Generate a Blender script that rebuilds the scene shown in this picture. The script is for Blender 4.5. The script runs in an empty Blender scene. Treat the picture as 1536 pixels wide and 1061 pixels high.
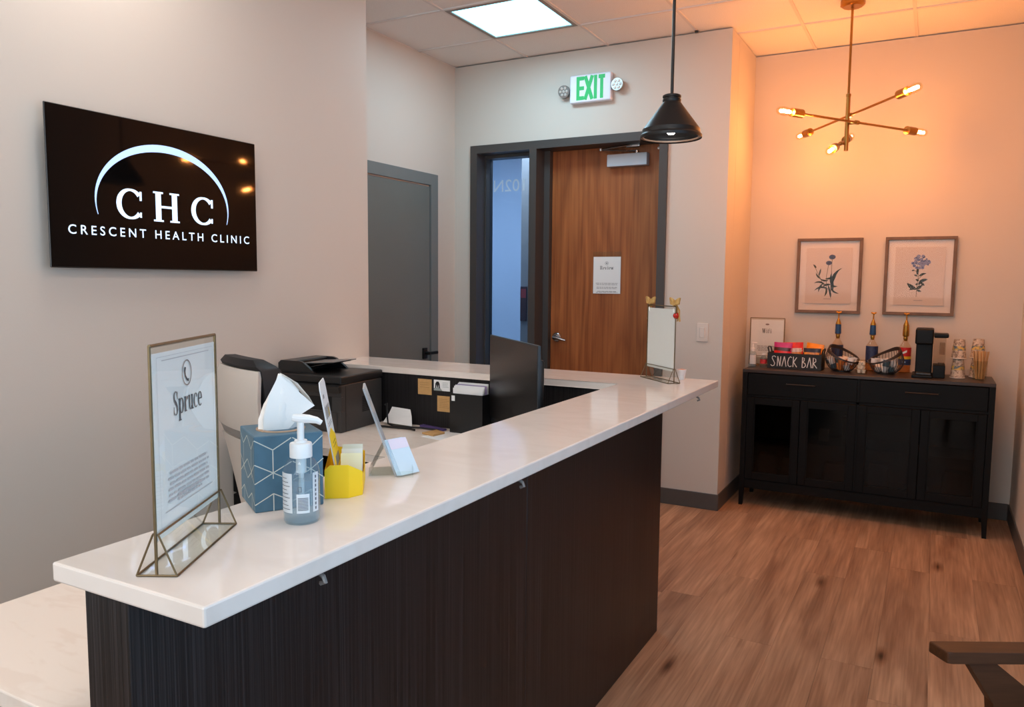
import bpy, bmesh, math, random
from mathutils import Vector, Matrix
R = math.radians
random.seed(7)
S = bpy.context.scene
COL = S.collection

# ------------------------------------------------------------------ camera, world, light, exposure
def make_camera():
    yaw, pitch, roll = -0.49664718, -0.09312675, 0.00835837
    fw = Vector((math.sin(yaw)*math.cos(pitch), math.cos(yaw)*math.cos(pitch), math.sin(pitch)))
    rt = Vector((math.cos(yaw), -math.sin(yaw), 0)); up = rt.cross(fw)
    X = math.cos(roll)*rt + math.sin(roll)*up
    U = -math.sin(roll)*rt + math.cos(roll)*up
    cd = bpy.data.cameras.new('camera'); cd.sensor_fit = 'HORIZONTAL'; cd.sensor_width = 36
    cd.lens = 36*1165.51/1536; cd.clip_start = .02
    co = bpy.data.objects.new('camera', cd); COL.objects.link(co)
    m = Matrix((X, U, -fw)).transposed().to_4x4(); m.translation = (4.10987, -5.04117, 1.49595)
    co.matrix_world = m; S.camera = co
make_camera()

W = bpy.data.worlds.new('world'); S.world = W; W.use_nodes = True
W.node_tree.nodes['Background'].inputs[0].default_value = (.62, .78, 1, 1)
W.node_tree.nodes['Background'].inputs[1].default_value = 1.0

def area(name, loc, target, sx, sy, power, col):
    l = bpy.data.lights.new(name, 'AREA'); l.shape = 'RECTANGLE'; l.size = sx; l.size_y = sy
    l.energy = power; l.color = col
    o = bpy.data.objects.new(name, l); COL.objects.link(o); o.location = loc
    o.rotation_euler = (Vector(target)-Vector(loc)).to_track_quat('-Z', 'Y').to_euler()
    return o
area('daylight_side_window', (5.15, -4.6, 1.45), (3.0, -4.6, 1.3), 3.6, 2.3, 34, (.48, .74, 1))
area('uplight_front_window', (3.2, -7.35, 1.95), (2.6, -3, 3.0), 2.9, 1.35, 75, (1, .95, .92))  # stands in for daylight from an unseen window, tilted up to brighten the ceiling

PANEL_EMIT = 3.2
PANEL_COL = (.21, .78, 1)
WARM_EMIT = 11.0
BULB_EMIT = 570.0
BULB_COL = (1, .365, .105)
S.view_settings.view_transform = 'Standard'
S.view_settings.look = 'None'
S.view_settings.gamma = 1
S.view_settings.use_curve_mapping = False
S.view_settings.exposure = 0.08
S.cycles.max_bounces = 10
S.cycles.diffuse_bounces = 5
S.cycles.transparent_max_bounces = 16
S.cycles.caustics_reflective = False
S.cycles.caustics_refractive = False
S.cycles.sample_clamp_indirect = 4

# ------------------------------------------------------------------ materials
def lin(c):
    f = lambda u: u/12.92 if u <= .04045 else ((u+.055)/1.055)**2.4
    return tuple(f(x/255) for x in c) + (1,)
MATS = {}
def mat(name, col=(200, 200, 200), rough=.5, metal=0, spec=.5, emit=0, emit_col=None, noise=0, nscale=20, stretch=(1, 1, 1), bump=0, coat=0, alpha=1):
    if name in MATS: return MATS[name]
    m = bpy.data.materials.new(name); m.use_nodes = True
    nt = m.node_tree; b = nt.nodes['Principled BSDF']
    b.inputs['Base Color'].default_value = lin(col); b.inputs['Roughness'].default_value = rough
    b.inputs['Metallic'].default_value = metal; b.inputs['Specular IOR Level'].default_value = spec
    b.inputs['Coat Weight'].default_value = coat; b.inputs['Alpha'].default_value = alpha
    if emit:
        b.inputs['Emission Color'].default_value = (emit_col or lin(col)[:3])[:3] + (1,)
        b.inputs['Emission Strength'].default_value = emit
    if noise or bump:
        tc = nt.nodes.new('ShaderNodeTexCoord'); mp = nt.nodes.new('ShaderNodeMapping')
        mp.inputs['Scale'].default_value = stretch
        n = nt.nodes.new('ShaderNodeTexNoise'); n.inputs['Scale'].default_value = nscale; n.inputs['Detail'].default_value = 4
        nt.links.new(tc.outputs['Object'], mp.inputs[0]); nt.links.new(mp.outputs[0], n.inputs['Vector'])
        if noise:
            r = nt.nodes.new('ShaderNodeValToRGB')
            c = lin(col)
            r.color_ramp.elements[0].position = .3; r.color_ramp.elements[1].position = .7
            r.color_ramp.elements[0].color = tuple(x*(1-noise) for x in c[:3]) + (1,)
            r.color_ramp.elements[1].color = tuple(min(1, x*(1+noise)) for x in c[:3]) + (1,)
            nt.links.new(n.outputs['Fac'], r.inputs[0]); nt.links.new(r.outputs[0], b.inputs['Base Color'])
        if bump:
            bp = nt.nodes.new('ShaderNodeBump'); bp.inputs['Strength'].default_value = bump; bp.inputs['Distance'].default_value = .002
            nt.links.new(n.outputs['Fac'], bp.inputs['Height']); nt.links.new(bp.outputs[0], b.inputs['Normal'])
    MATS[name] = m
    return m
def clear(name, tint=(255, 255, 255), rough=.02, ior=1.45, body=0.0):
    """thin clear glass or acrylic: transparent, mixed with a gloss by fresnel, a little white body if wanted"""
    if name in MATS: return MATS[name]
    m = bpy.data.materials.new(name); m.use_nodes = True; nt = m.node_tree
    nt.nodes.remove(nt.nodes['Principled BSDF']); out = nt.nodes['Material Output']
    t = nt.nodes.new('ShaderNodeBsdfTransparent'); t.inputs[0].default_value = lin(tint)
    g = nt.nodes.new('ShaderNodeBsdfGlossy'); g.inputs['Roughness'].default_value = rough
    fr = nt.nodes.new('ShaderNodeFresnel'); fr.inputs[0].default_value = ior
    mx = nt.nodes.new('ShaderNodeMixShader')
    ge = nt.nodes.new('ShaderNodeNewGeometry'); iv = nt.nodes.new('ShaderNodeMath'); iv.operation = 'SUBTRACT'; iv.inputs[0].default_value = 1
    ml = nt.nodes.new('ShaderNodeMath'); ml.operation = 'MULTIPLY'
    nt.links.new(ge.outputs['Backfacing'], iv.inputs[1]); nt.links.new(iv.outputs[0], ml.inputs[0]); nt.links.new(fr.outputs[0], ml.inputs[1])
    nt.links.new(ml.outputs[0], mx.inputs[0]); nt.links.new(t.outputs[0], mx.inputs[1]); nt.links.new(g.outputs[0], mx.inputs[2])
    last = mx
    if body:
        d = nt.nodes.new('ShaderNodeBsdfDiffuse'); d.inputs[0].default_value = lin(tint)
        m2 = nt.nodes.new('ShaderNodeMixShader'); m2.inputs[0].default_value = body
        nt.links.new(mx.outputs[0], m2.inputs[1]); nt.links.new(d.outputs[0], m2.inputs[2]); last = m2
    nt.links.new(last.outputs[0], out.inputs[0])
    MATS[name] = m
    return m

def wood_floor():
    m = bpy.data.materials.new('oak_plank'); m.use_nodes = True; nt = m.node_tree; N = nt.nodes; L = nt.links
    b = N['Principled BSDF']; b.inputs['Roughness'].default_value = .48; b.inputs['Specular IOR Level'].default_value = .3
    tc = N.new('ShaderNodeTexCoord'); oi = N.new('ShaderNodeObjectInfo')
    add = N.new('ShaderNodeVectorMath'); add.operation = 'ADD'
    sc = N.new('ShaderNodeVectorMath'); sc.operation = 'SCALE'; sc.inputs[3].default_value = 37.0
    comb = N.new('ShaderNodeCombineXYZ')
    L.new(oi.outputs['Random'], comb.inputs[0]); L.new(oi.outputs['Random'], comb.inputs[1]); L.new(oi.outputs['Random'], comb.inputs[2])
    L.new(comb.outputs[0], sc.inputs[0]); L.new(tc.outputs['Object'], add.inputs[0]); L.new(sc.outputs[0], add.inputs[1])
    def mp(s):
        x = N.new('ShaderNodeMapping'); x.inputs['Scale'].default_value = s; L.new(add.outputs[0], x.inputs[0]); return x
    fine = N.new('ShaderNodeTexNoise'); fine.inputs['Scale'].default_value = 1; fine.inputs['Detail'].default_value = 5
    L.new(mp((95, 3.2, 10)).outputs[0], fine.inputs['Vector'])
    broad = N.new('ShaderNodeTexNoise'); broad.inputs['Scale'].default_value = 1; broad.inputs['Detail'].default_value = 3; broad.inputs['Distortion'].default_value = .6
    L.new(mp((11, 1.3, 3)).outputs[0], broad.inputs['Vector'])
    r1 = N.new('ShaderNodeValToRGB'); e = r1.color_ramp.elements
    e[0].position = .28; e[0].color = lin((146, 111, 88)); e[1].position = .66; e[1].color = lin((190, 153, 124))
    L.new(broad.outputs['Fac'], r1.inputs[0])
    r2 = N.new('ShaderNodeValToRGB'); e = r2.color_ramp.elements
    e[0].position = .35; e[0].color = (.74, .71, .68, 1); e[1].position = .65; e[1].color = (1, 1, 1, 1)
    L.new(fine.outputs['Fac'], r2.inputs[0])
    mul = N.new('ShaderNodeMix'); mul.data_type = 'RGBA'; mul.blend_type = 'MULTIPLY'; mul.inputs[0].default_value = 1
    L.new(r1.outputs[0], mul.inputs[6]); L.new(r2.outputs[0], mul.inputs[7])
    # knots: sparse stretched cells
    v = N.new('ShaderNodeTexVoronoi'); v.inputs['Scale'].default_value = 1
    L.new(mp((5.2, 1.55, .001)).outputs[0], v.inputs['Vector'])
    wob = N.new('ShaderNodeMath'); wob.operation = 'MULTIPLY_ADD'; wob.inputs[1].default_value = .06
    L.new(fine.outputs['Fac'], wob.inputs[0]); L.new(v.outputs['Distance'], wob.inputs[2])
    r3 = N.new('ShaderNodeValToRGB'); e = r3.color_ramp.elements
    e[0].position = .055; e[0].color = (.09, .06, .05, 1); e[1].position = .2; e[1].color = (1, 1, 1, 1)
    x = e.new(.105); x.color = (.5, .42, .38, 1)
    L.new(wob.outputs[0], r3.inputs[0])
    # only some cells carry a knot
    sel = N.new('ShaderNodeMath'); sel.operation = 'GREATER_THAN'; sel.inputs[1].default_value = .45
    sp = N.new('ShaderNodeSeparateColor'); L.new(v.outputs['Color'], sp.inputs[0]); L.new(sp.outputs[0], sel.inputs[0])
    mk = N.new('ShaderNodeMix'); mk.data_type = 'RGBA'; mk.blend_type = 'MULTIPLY'
    L.new(sel.outputs[0], mk.inputs[0]); L.new(mul.outputs[2], mk.inputs[6]); L.new(r3.outputs[0], mk.inputs[7])
    # plank to plank tone
    tone = N.new('ShaderNodeHueSaturation'); mm = N.new('ShaderNodeMapRange')
    mm.inputs[3].default_value = .9; mm.inputs[4].default_value = 1.08
    L.new(oi.outputs['Random'], mm.inputs[0]); L.new(mm.outputs[0], tone.inputs['Value']); L.new(mk.outputs[2], tone.inputs['Color'])
    L.new(tone.outputs[0], b.inputs['Base Color'])
    bp = N.new('ShaderNodeBump'); bp.inputs['Strength'].default_value = .12; bp.inputs['Distance'].default_value = .001
    L.new(fine.outputs['Fac'], bp.inputs['Height']); L.new(bp.outputs[0], b.inputs['Normal'])
    return m

def streaked(name, c0, c1, scale, rough, lo=.35, hi=.65, distort=0, spec=.5, wave=False):
    m = bpy.data.materials.new(name); m.use_nodes = True; nt = m.node_tree; N = nt.nodes; L = nt.links
    b = N['Principled BSDF']; b.inputs['Roughness'].default_value = rough; b.inputs['Specular IOR Level'].default_value = spec
    tc = N.new('ShaderNodeTexCoord'); mp = N.new('ShaderNodeMapping'); mp.inputs['Scale'].default_value = scale
    L.new(tc.outputs['Object'], mp.inputs[0])
    n = N.new('ShaderNodeTexNoise'); n.inputs['Scale'].default_value = 1; n.inputs['Detail'].default_value = 6; n.inputs['Distortion'].default_value = distort
    L.new(mp.outputs[0], n.inputs['Vector'])
    r = N.new('ShaderNodeValToRGB'); e = r.color_ramp.elements
    e[0].position = lo; e[0].color = lin(c0); e[1].position = hi; e[1].color = lin(c1)
    fac = n.outputs['Fac']
    if wave:      # cathedral grain: rings of a stretched noise
        ml = N.new('ShaderNodeMath'); ml.operation = 'MULTIPLY'; ml.inputs[1].default_value = 9
        n2 = N.new('ShaderNodeTexNoise'); n2.inputs['Scale'].default_value = 1; n2.inputs['Detail'].default_value = 1
        mp2 = N.new('ShaderNodeMapping'); mp2.inputs['Scale'].default_value = (4.5, 4.5, .55); L.new(tc.outputs['Object'], mp2.inputs[0]); L.new(mp2.outputs[0], n2.inputs['Vector'])
        L.new(n2.outputs['Fac'], ml.inputs[0]); fr = N.new('ShaderNodeMath'); fr.operation = 'PINGPONG'; fr.inputs[1].default_value = .5; L.new(ml.outputs[0], fr.inputs[0])
        av = N.new('ShaderNodeMath'); av.operation = 'MULTIPLY_ADD'; av.inputs[1].default_value = .45
        h = N.new('ShaderNodeMath'); h.operation = 'MULTIPLY'; h.inputs[1].default_value = .75; L.new(n.outputs['Fac'], h.inputs[0])
        L.new(fr.outputs[0], av.inputs[0]); L.new(h.outputs[0], av.inputs[2]); fac = av.outputs[0]
    L.new(fac, r.inputs[0]); L.new(r.outputs[0], b.inputs['Base Color'])
    return m

PAINT = mat('wall_paint', (208, 200, 190), .62, spec=.25, bump=.08, nscale=180)
CEIL = mat('ceiling_tile', (236, 231, 227), .9, spec=.1, noise=.05, nscale=160, bump=.25)
TEE = mat('ceiling_tee', (222, 215, 210), .6)
OAK = wood_floor()
SUB = mat('subfloor', (90, 65, 48), .8)
BASEB = mat('rubber_base', (84, 80, 78), .5, noise=.04)
QUARTZ = streaked('quartz_top', (227, 214, 203), (233, 221, 211), (4, 9, 5), .08, .3, .6, 1.5)
QUARTZ2 = streaked('quartz_desk', (229, 213, 199), (233, 219, 206), (5, 14, 5), .25, .36, .46, 2.5)
VENEER = streaked('dark_veneer', (15, 13, 14), (66, 61, 62), (330, 330, 1.2), .40, .46, .86, 0, .4)
DOORWOOD = streaked('door_oak', (126, 66, 30), (178, 106, 58), (70, 70, 2.0), .4, .25, .8, 0, .4, wave=True)
DFRAME = mat('dark_door_frame', (66, 62, 60), .45)
GREYDOOR = mat('grey_door_paint', (106, 113, 110), .5, noise=.03, nscale=3)
GREYFRAME = mat('grey_frame_paint', (114, 121, 121), .45)
BLACKP = mat('black_paint', (9, 8, 8), .5, spec=.18, noise=.08, nscale=6)
BLACKM = mat('black_metal', (20, 18, 18), .42, spec=.4)
BLACKPL = mat('black_plastic', (24, 24, 25), .35, noise=.05, nscale=40)
GREYPL = mat('grey_plastic', (58, 56, 55), .45, noise=.05, nscale=30)
WHITEPL = mat('white_plastic', (232, 232, 230), .35)
BRASS = mat('brass', (176, 128, 66), .28, 1, noise=.06, nscale=30)
AGED = mat('aged_brass', (124, 106, 80), .5, 1, noise=.1, nscale=60)
CHROME = mat('satin_steel', (172, 172, 175), .25, 1)
PAPER = mat('white_paper', (232, 231, 229), .6)
CLEAR = clear('clear_acrylic', (250, 252, 250))
GLASS = clear('window_glass', (236, 244, 248))
INK = mat('ink', (70, 68, 68), .7)
INKL = mat('light_ink', (140, 138, 138), .7)

# ------------------------------------------------------------------ mesh building
class M:
    def __init__(s): s.bev = False; s.b = bmesh.new(); s.x = Matrix.Identity(4)
    def at(s, loc=(0, 0, 0), rz=0, rx=0, ry=0):
        s.x = Matrix.Translation(loc) @ Matrix.Rotation(rz, 4, 'Z') @ Matrix.Rotation(ry, 4, 'Y') @ Matrix.Rotation(rx, 4, 'X'); return s
    def v(s, p): return s.b.verts.new(s.x @ Vector(p))
    def f(s, vs):
        try: return s.b.faces.new(vs)
        except ValueError: return None
    def box(s, x0, x1, y0, y1, z0, z1, bev=0, seg=2):
        vs = [s.v((x, y, z)) for z in (z0, z1) for x, y in ((x0, y0), (x1, y0), (x1, y1), (x0, y1))]
        fs = [s.f([vs[i] for i in q]) for q in ((3, 2, 1, 0), (4, 5, 6, 7), (0, 1, 5, 4), (1, 2, 6, 5), (2, 3, 7, 6), (3, 0, 4, 7))]
        if bev:
            es = {e for fc in fs for e in fc.edges}
            bmesh.ops.bevel(s.b, geom=list(es), offset=bev, segments=seg, affect='EDGES', profile=.5); s.bev = True
        return s
    def rings(s, rs, cap=True, closed=True):
        V = [[s.v(p) for p in r] for r in rs]
        for a, b in zip(V, V[1:]):
            n = len(a)
            for i in range(n if closed else n-1):
                s.f([a[i], a[(i+1) % n], b[(i+1) % n], b[i]])
        if cap and closed: s.f(V[0][::-1]); s.f(V[-1])
        return s
    def lathe(s, prof, c=(0, 0, 0), n=24, cap=True):
        return s.rings([[(c[0]+r*math.cos(2*math.pi*i/n), c[1]+r*math.sin(2*math.pi*i/n), c[2]+z) for i in range(n)] for r, z in prof], cap)
    def tube(s, pts, r, n=8, cap=True, closed=False):
        pts = [Vector(p) for p in pts]; rr = r if isinstance(r, (list, tuple)) else [r]*len(pts)
        rs = []; up = None
        for i, p in enumerate(pts):
            if closed: d = pts[(i+1) % len(pts)]-pts[i-1]
            else: d = pts[min(i+1, len(pts)-1)]-pts[max(i-1, 0)]
            d.normalize()
            if up is None: up = Vector((0, 0, 1)) if abs(d.z) < .9 else Vector((1, 0, 0))
            a = d.cross(up)
            if a.length < 1e-6: a = d.cross(Vector((0, 1, 0)))
            a.normalize(); b = a.cross(d).normalized(); up = b
            rs.append([p+rr[i]*(math.cos(2*math.pi*k/n)*a+math.sin(2*math.pi*k/n)*b) for k in range(n)])
        if closed: rs.append(rs[0]); return s.rings(rs, False)
        return s.rings(rs, cap)
    def cyl(s, p0, p1, r, r1=None, n=16):
        return s.tube([p0, p1], [r, r if r1 is None else r1], n)
    def prism(s, poly, y0, y1):          # outline in x,z pushed from y0 (front) to y1
        a = [s.v((x, y0, z)) for x, z in poly]; b = [s.v((x, y1, z)) for x, z in poly]
        n = len(poly); s.f(a); s.f(b[::-1])
        for i in range(n): s.f([a[i], b[i], b[(i+1) % n], a[(i+1) % n]])
        return s
    def prismz(s, poly, z0, z1, bev=0):
        a = [s.v((x, y, z0)) for x, y in poly]; b = [s.v((x, y, z1)) for x, y in poly]
        n = len(poly); fs = [s.f(a[::-1]), s.f(b)]
        for i in range(n): fs.append(s.f([a[i], a[(i+1) % n], b[(i+1) % n], b[i]]))
        if bev: bmesh.ops.bevel(s.b, geom=list({e for fc in fs for e in fc.edges}), offset=bev, segments=2, affect='EDGES', profile=.5); s.bev = True
        return s
    def plate(s, poly, y): s.f([s.v((x, y, z)) for x, z in poly]); return s
    def rect(s, x0, x1, z0, z1, y): return s.plate([(x0, z0), (x1, z0), (x1, z1), (x0, z1)], y)
    def ribbon(s, pts, w, y):            # flat stroke in the x,z plane
        n = len(pts); ww = w if isinstance(w, (list, tuple)) else [w]*n
        L = []; Rr = []
        for i in range(n):
            a = pts[max(i-1, 0)]; b = pts[min(i+1, n-1)]
            dx, dz = b[0]-a[0], b[1]-a[1]; l = math.hypot(dx, dz) or 1
            nx, nz = -dz/l*ww[i]/2, dx/l*ww[i]/2
            L.append(s.v((pts[i][0]+nx, y, pts[i][1]+nz))); Rr.append(s.v((pts[i][0]-nx, y, pts[i][1]-nz)))
        for i in range(n-1): s.f([L[i], Rr[i], Rr[i+1], L[i+1]])
        return s
    def disc(s, cx, cz, rx, rz, y, n=24): return s.plate([(cx+rx*math.cos(2*math.pi*i/n), cz+rz*math.sin(2*math.pi*i/n)) for i in range(n)], y)
    def ring(s, cx, cz, rx, rz, w, y, a0=0, a1=360, n=32):
        return s.ribbon([(cx+rx*math.cos(R(a0+(a1-a0)*i/n)), cz+rz*math.sin(R(a0+(a1-a0)*i/n))) for i in range(n+1)], w, y)
    def text(s, body, x0, x1, z0, z1, y, space=1.0, bold=0.0, mirror=False):
        cu = bpy.data.curves.new('lettering', 'FONT'); cu.body = body; cu.size = 1; cu.space_character = space; cu.offset = bold; cu.resolution_u = 4
        o = bpy.data.objects.new('lettering', cu); COL.objects.link(o)
        dg = bpy.context.evaluated_depsgraph_get(); me = bpy.data.meshes.new_from_object(o.evaluated_get(dg))
        bpy.data.objects.remove(o); bpy.data.curves.remove(cu)
        xs = [v.co.x for v in me.vertices]; zs = [v.co.y for v in me.vertices]
        ax, bx, az, bz = min(xs), max(xs), min(zs), max(zs)
        V = []
        for v in me.vertices:
            u = (v.co.x-ax)/(bx-ax); w = (v.co.y-az)/(bz-az)
            if mirror: u = 1-u
            V.append(s.v((x0+u*(x1-x0), y, z0+w*(z1-z0))))
        for p in me.polygons: s.f([V[i] for i in (reversed(list(p.vertices)) if mirror else p.vertices)])
        bpy.data.meshes.remove(me); return s
    def dashes(s, x0, x1, zs, h, y, rnd, align='c'):      # unreadable print: a run of word-long dashes per line
        for z in zs:
            full = x1-x0; w = full*rnd.uniform(.8, 1) ; a = (x0+x1)/2-w/2 if align == 'c' else x0
            e = a+w
            while a < e-.001*full:
                l = min(rnd.uniform(.06, .17)*full, e-a); s.rect(a, a+l, z-h/2, z+h/2, y); a += l+.022*full
        return s
    def make(s, name, m, parent=None, smooth=32, kind=None):
        me = bpy.data.meshes.new(name); bmesh.ops.recalc_face_normals(s.b, faces=s.b.faces) if smooth is not None else None
        s.b.to_mesh(me); s.b.free(); me.materials.append(m)
        if smooth:
            for p in me.polygons: p.use_smooth = True
            me.set_sharp_from_angle(angle=R(smooth))
        o = bpy.data.objects.new(name, me); COL.objects.link(o)
        if smooth and s.bev:
            wn = o.modifiers.new('even_shading', 'WEIGHTED_NORMAL'); wn.keep_sharp = True
        if parent: o.parent = parent
        if kind: o['kind'] = kind
        return o

def thing(name, label, cat, loc=(0, 0, 0), rz=0, group=None):
    o = bpy.data.objects.new(name, None); COL.objects.link(o); o.empty_display_size = .05
    o.location = loc; o.rotation_euler = (0, 0, rz); o['label'] = label; o['category'] = cat
    if group: o['group'] = group
    return o
def tag(o, label, cat, group=None, loc=None, rz=None):
    o['label'] = label; o['category'] = cat
    if group: o['group'] = group
    if loc: o.location = loc
    if rz is not None: o.rotation_euler = (0, 0, rz)
    return o
def struct(o, label=None, cat=None):
    o['kind'] = 'structure'
    if label: o['label'] = label
    if cat: o['category'] = cat
    return o
def dup(root, loc=None, rz=None, label=None, group=None):
    r = root.copy(); COL.objects.link(r)
    if loc is not None: r.location = loc
    if rz is not None: r.rotation_euler = (0, 0, rz)
    if label: r['label'] = label
    if group: r['group'] = group
    for ch in list(root.children):
        c = ch.copy(); COL.objects.link(c); c.parent = r
        for g in list(ch.children):
            d = g.copy(); COL.objects.link(d); d.parent = c
    return r

# serif letters as weighted strokes in a unit box (x to the right, z up, x-height .66)
def serif(mb, ch, x, z, w, h, y):
    P = lambda u, t: (x+u*w, z+t*h)
    def bar(u0, u1, t0, t1): mb.plate([P(u0, t0), P(u1, t0), P(u1, t1), P(u0, t1)], y)
    def arc(cu, ct, ru, rt, a0, a1, thin, thick, n=28, ph=0):
        pts = []; ws = []
        for i in range(n+1):
            a = R(a0+(a1-a0)*i/n); pts.append(P(cu+ru*math.cos(a), ct+rt*math.sin(a)))
            ws.append((thin+(thick-thin)*abs(math.cos(a+ph))**1.3)*w)
        mb.ribbon(pts, ws, y)
    if ch == 'C':
        arc(.53, .5, .42, .455, 40, 320, .075, .19)
        bar(.87, .955, .63, .93); bar(.87, .94, .08, .25)
        bar(.80, .9, .79, .86); bar(.80, .9, .14, .2)
    elif ch == 'H':
        for u in (.08, .68):
            bar(u, u+.2, .03, .97); bar(u-.08, u+.28, 0, .06); bar(u-.08, u+.28, .94, 1)
        bar(.2, .8, .46, .54)
    elif ch == 'S':
        pts = [(.86, .80), (.78, .92), (.62, .985), (.42, .985), (.24, .9), (.17, .77), (.24, .64), (.42, .55), (.62, .46), (.8, .34), (.84, .2), (.74, .07), (.54, .015), (.34, .02), (.18, .1), (.1, .24)]
        ws = [.09, .09, .1, .11, .16, .2, .24, .3, .3, .24, .2, .15, .11, .1, .09, .09]
        mb.ribbon([P(*p) for p in pts], [q*w for q in ws], y)
        bar(.84, .93, .66, .98); bar(.06, .15, .02, .36)
    elif ch == 'p':
        bar(.12, .36, -.26, .64); bar(.0, .48, -.3, -.24); bar(.0, .3, .6, .66)
        arc(.54, .33, .34, .31, -170, 170, .08, .24)
    elif ch == 'r':
        bar(.16, .46, .03, .64); bar(.02, .62, 0, .06); bar(.02, .4, .6, .66)
        arc(.75, .42, .3, .2, 60, 175, .1, .14); mb.disc(*P(.86, .56), .13*w, .075*h, y)
    elif ch == 'u':
        bar(.1, .34, .16, .64); bar(-.02, .34, .6, .66); bar(.66, .9, .02, .64); bar(.54, .9, .6, .66); bar(.66, 1.02, 0, .06)
        arc(.46, .2, .26, .17, 180, 350, .1, .2)
    elif ch == 'c':
        arc(.52, .33, .37, .31, 50, 310, .09, .25); mb.disc(*P(.78, .53), .13*w, .075*h, y)
    elif ch == 'e':
        arc(.5, .33, .37, .31, 0, 310, .09, .25); bar(.16, .92, .32, .38)
    elif ch == 'W':
        for a, b, t in ((.06, .3, .2), (.3, .5, .08), (.5, .7, .2), (.7, .94, .08)):
            up = (a in (.3, .7)); mb.ribbon([P(a, 0 if up else 1), P(b, 1 if up else 0)], t*w, y)
        bar(-.05, .2, .94, 1); bar(.8, 1.05, .94, 1)
    elif ch == 'i':
        bar(.3, .68, .03, .64); bar(.1, .88, 0, .06); bar(.1, .6, .6, .66); mb.disc(*P(.48, .86), .2*w, .09*h, y)
    elif ch == 'f':
        bar(.25, .55, .03, .8); bar(.08, .75, 0, .06); bar(.08, .85, .58, .65); arc(.68, .78, .28, .18, 40, 175, .12, .2)
    elif ch == 'R':
        bar(.1, .32, .02, .98); bar(0, .44, 0, .06); bar(0, .4, .94, 1); arc(.5, .74, .3, .23, -100, 100, .08, .24); mb.ribbon([P(.45, .5), P(.9, 0)], .2*w, y)
    elif ch == 'v':
        mb.ribbon([P(.1, .64), P(.5, 0)], .24*w, y); mb.ribbon([P(.5, 0), P(.88, .64)], .1*w, y); bar(-.02, .36, .6, .66); bar(.68, 1, .6, .66)
    elif ch == 'w':
        for a, b, t in ((.08, .3, .2), (.3, .5, .08), (.5, .7, .2), (.7, .92, .08)):
            up = (a in (.3, .7)); mb.ribbon([P(a, 0 if up else .64), P(b, .64 if up else 0)], t*w, y)
        bar(-.03, .2, .6, .66); bar(.8, 1.03, .6, .66)
def serif_word(mb, s, x0, x1, z, h, y, widths, gap=.05):
    tot = sum(widths)+gap*(len(s)-1); k = (x1-x0)/tot; x = x0
    for c, w in zip(s, widths):
        serif(mb, c, x, z, w*k, h, y); x += (w+gap)*k

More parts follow.
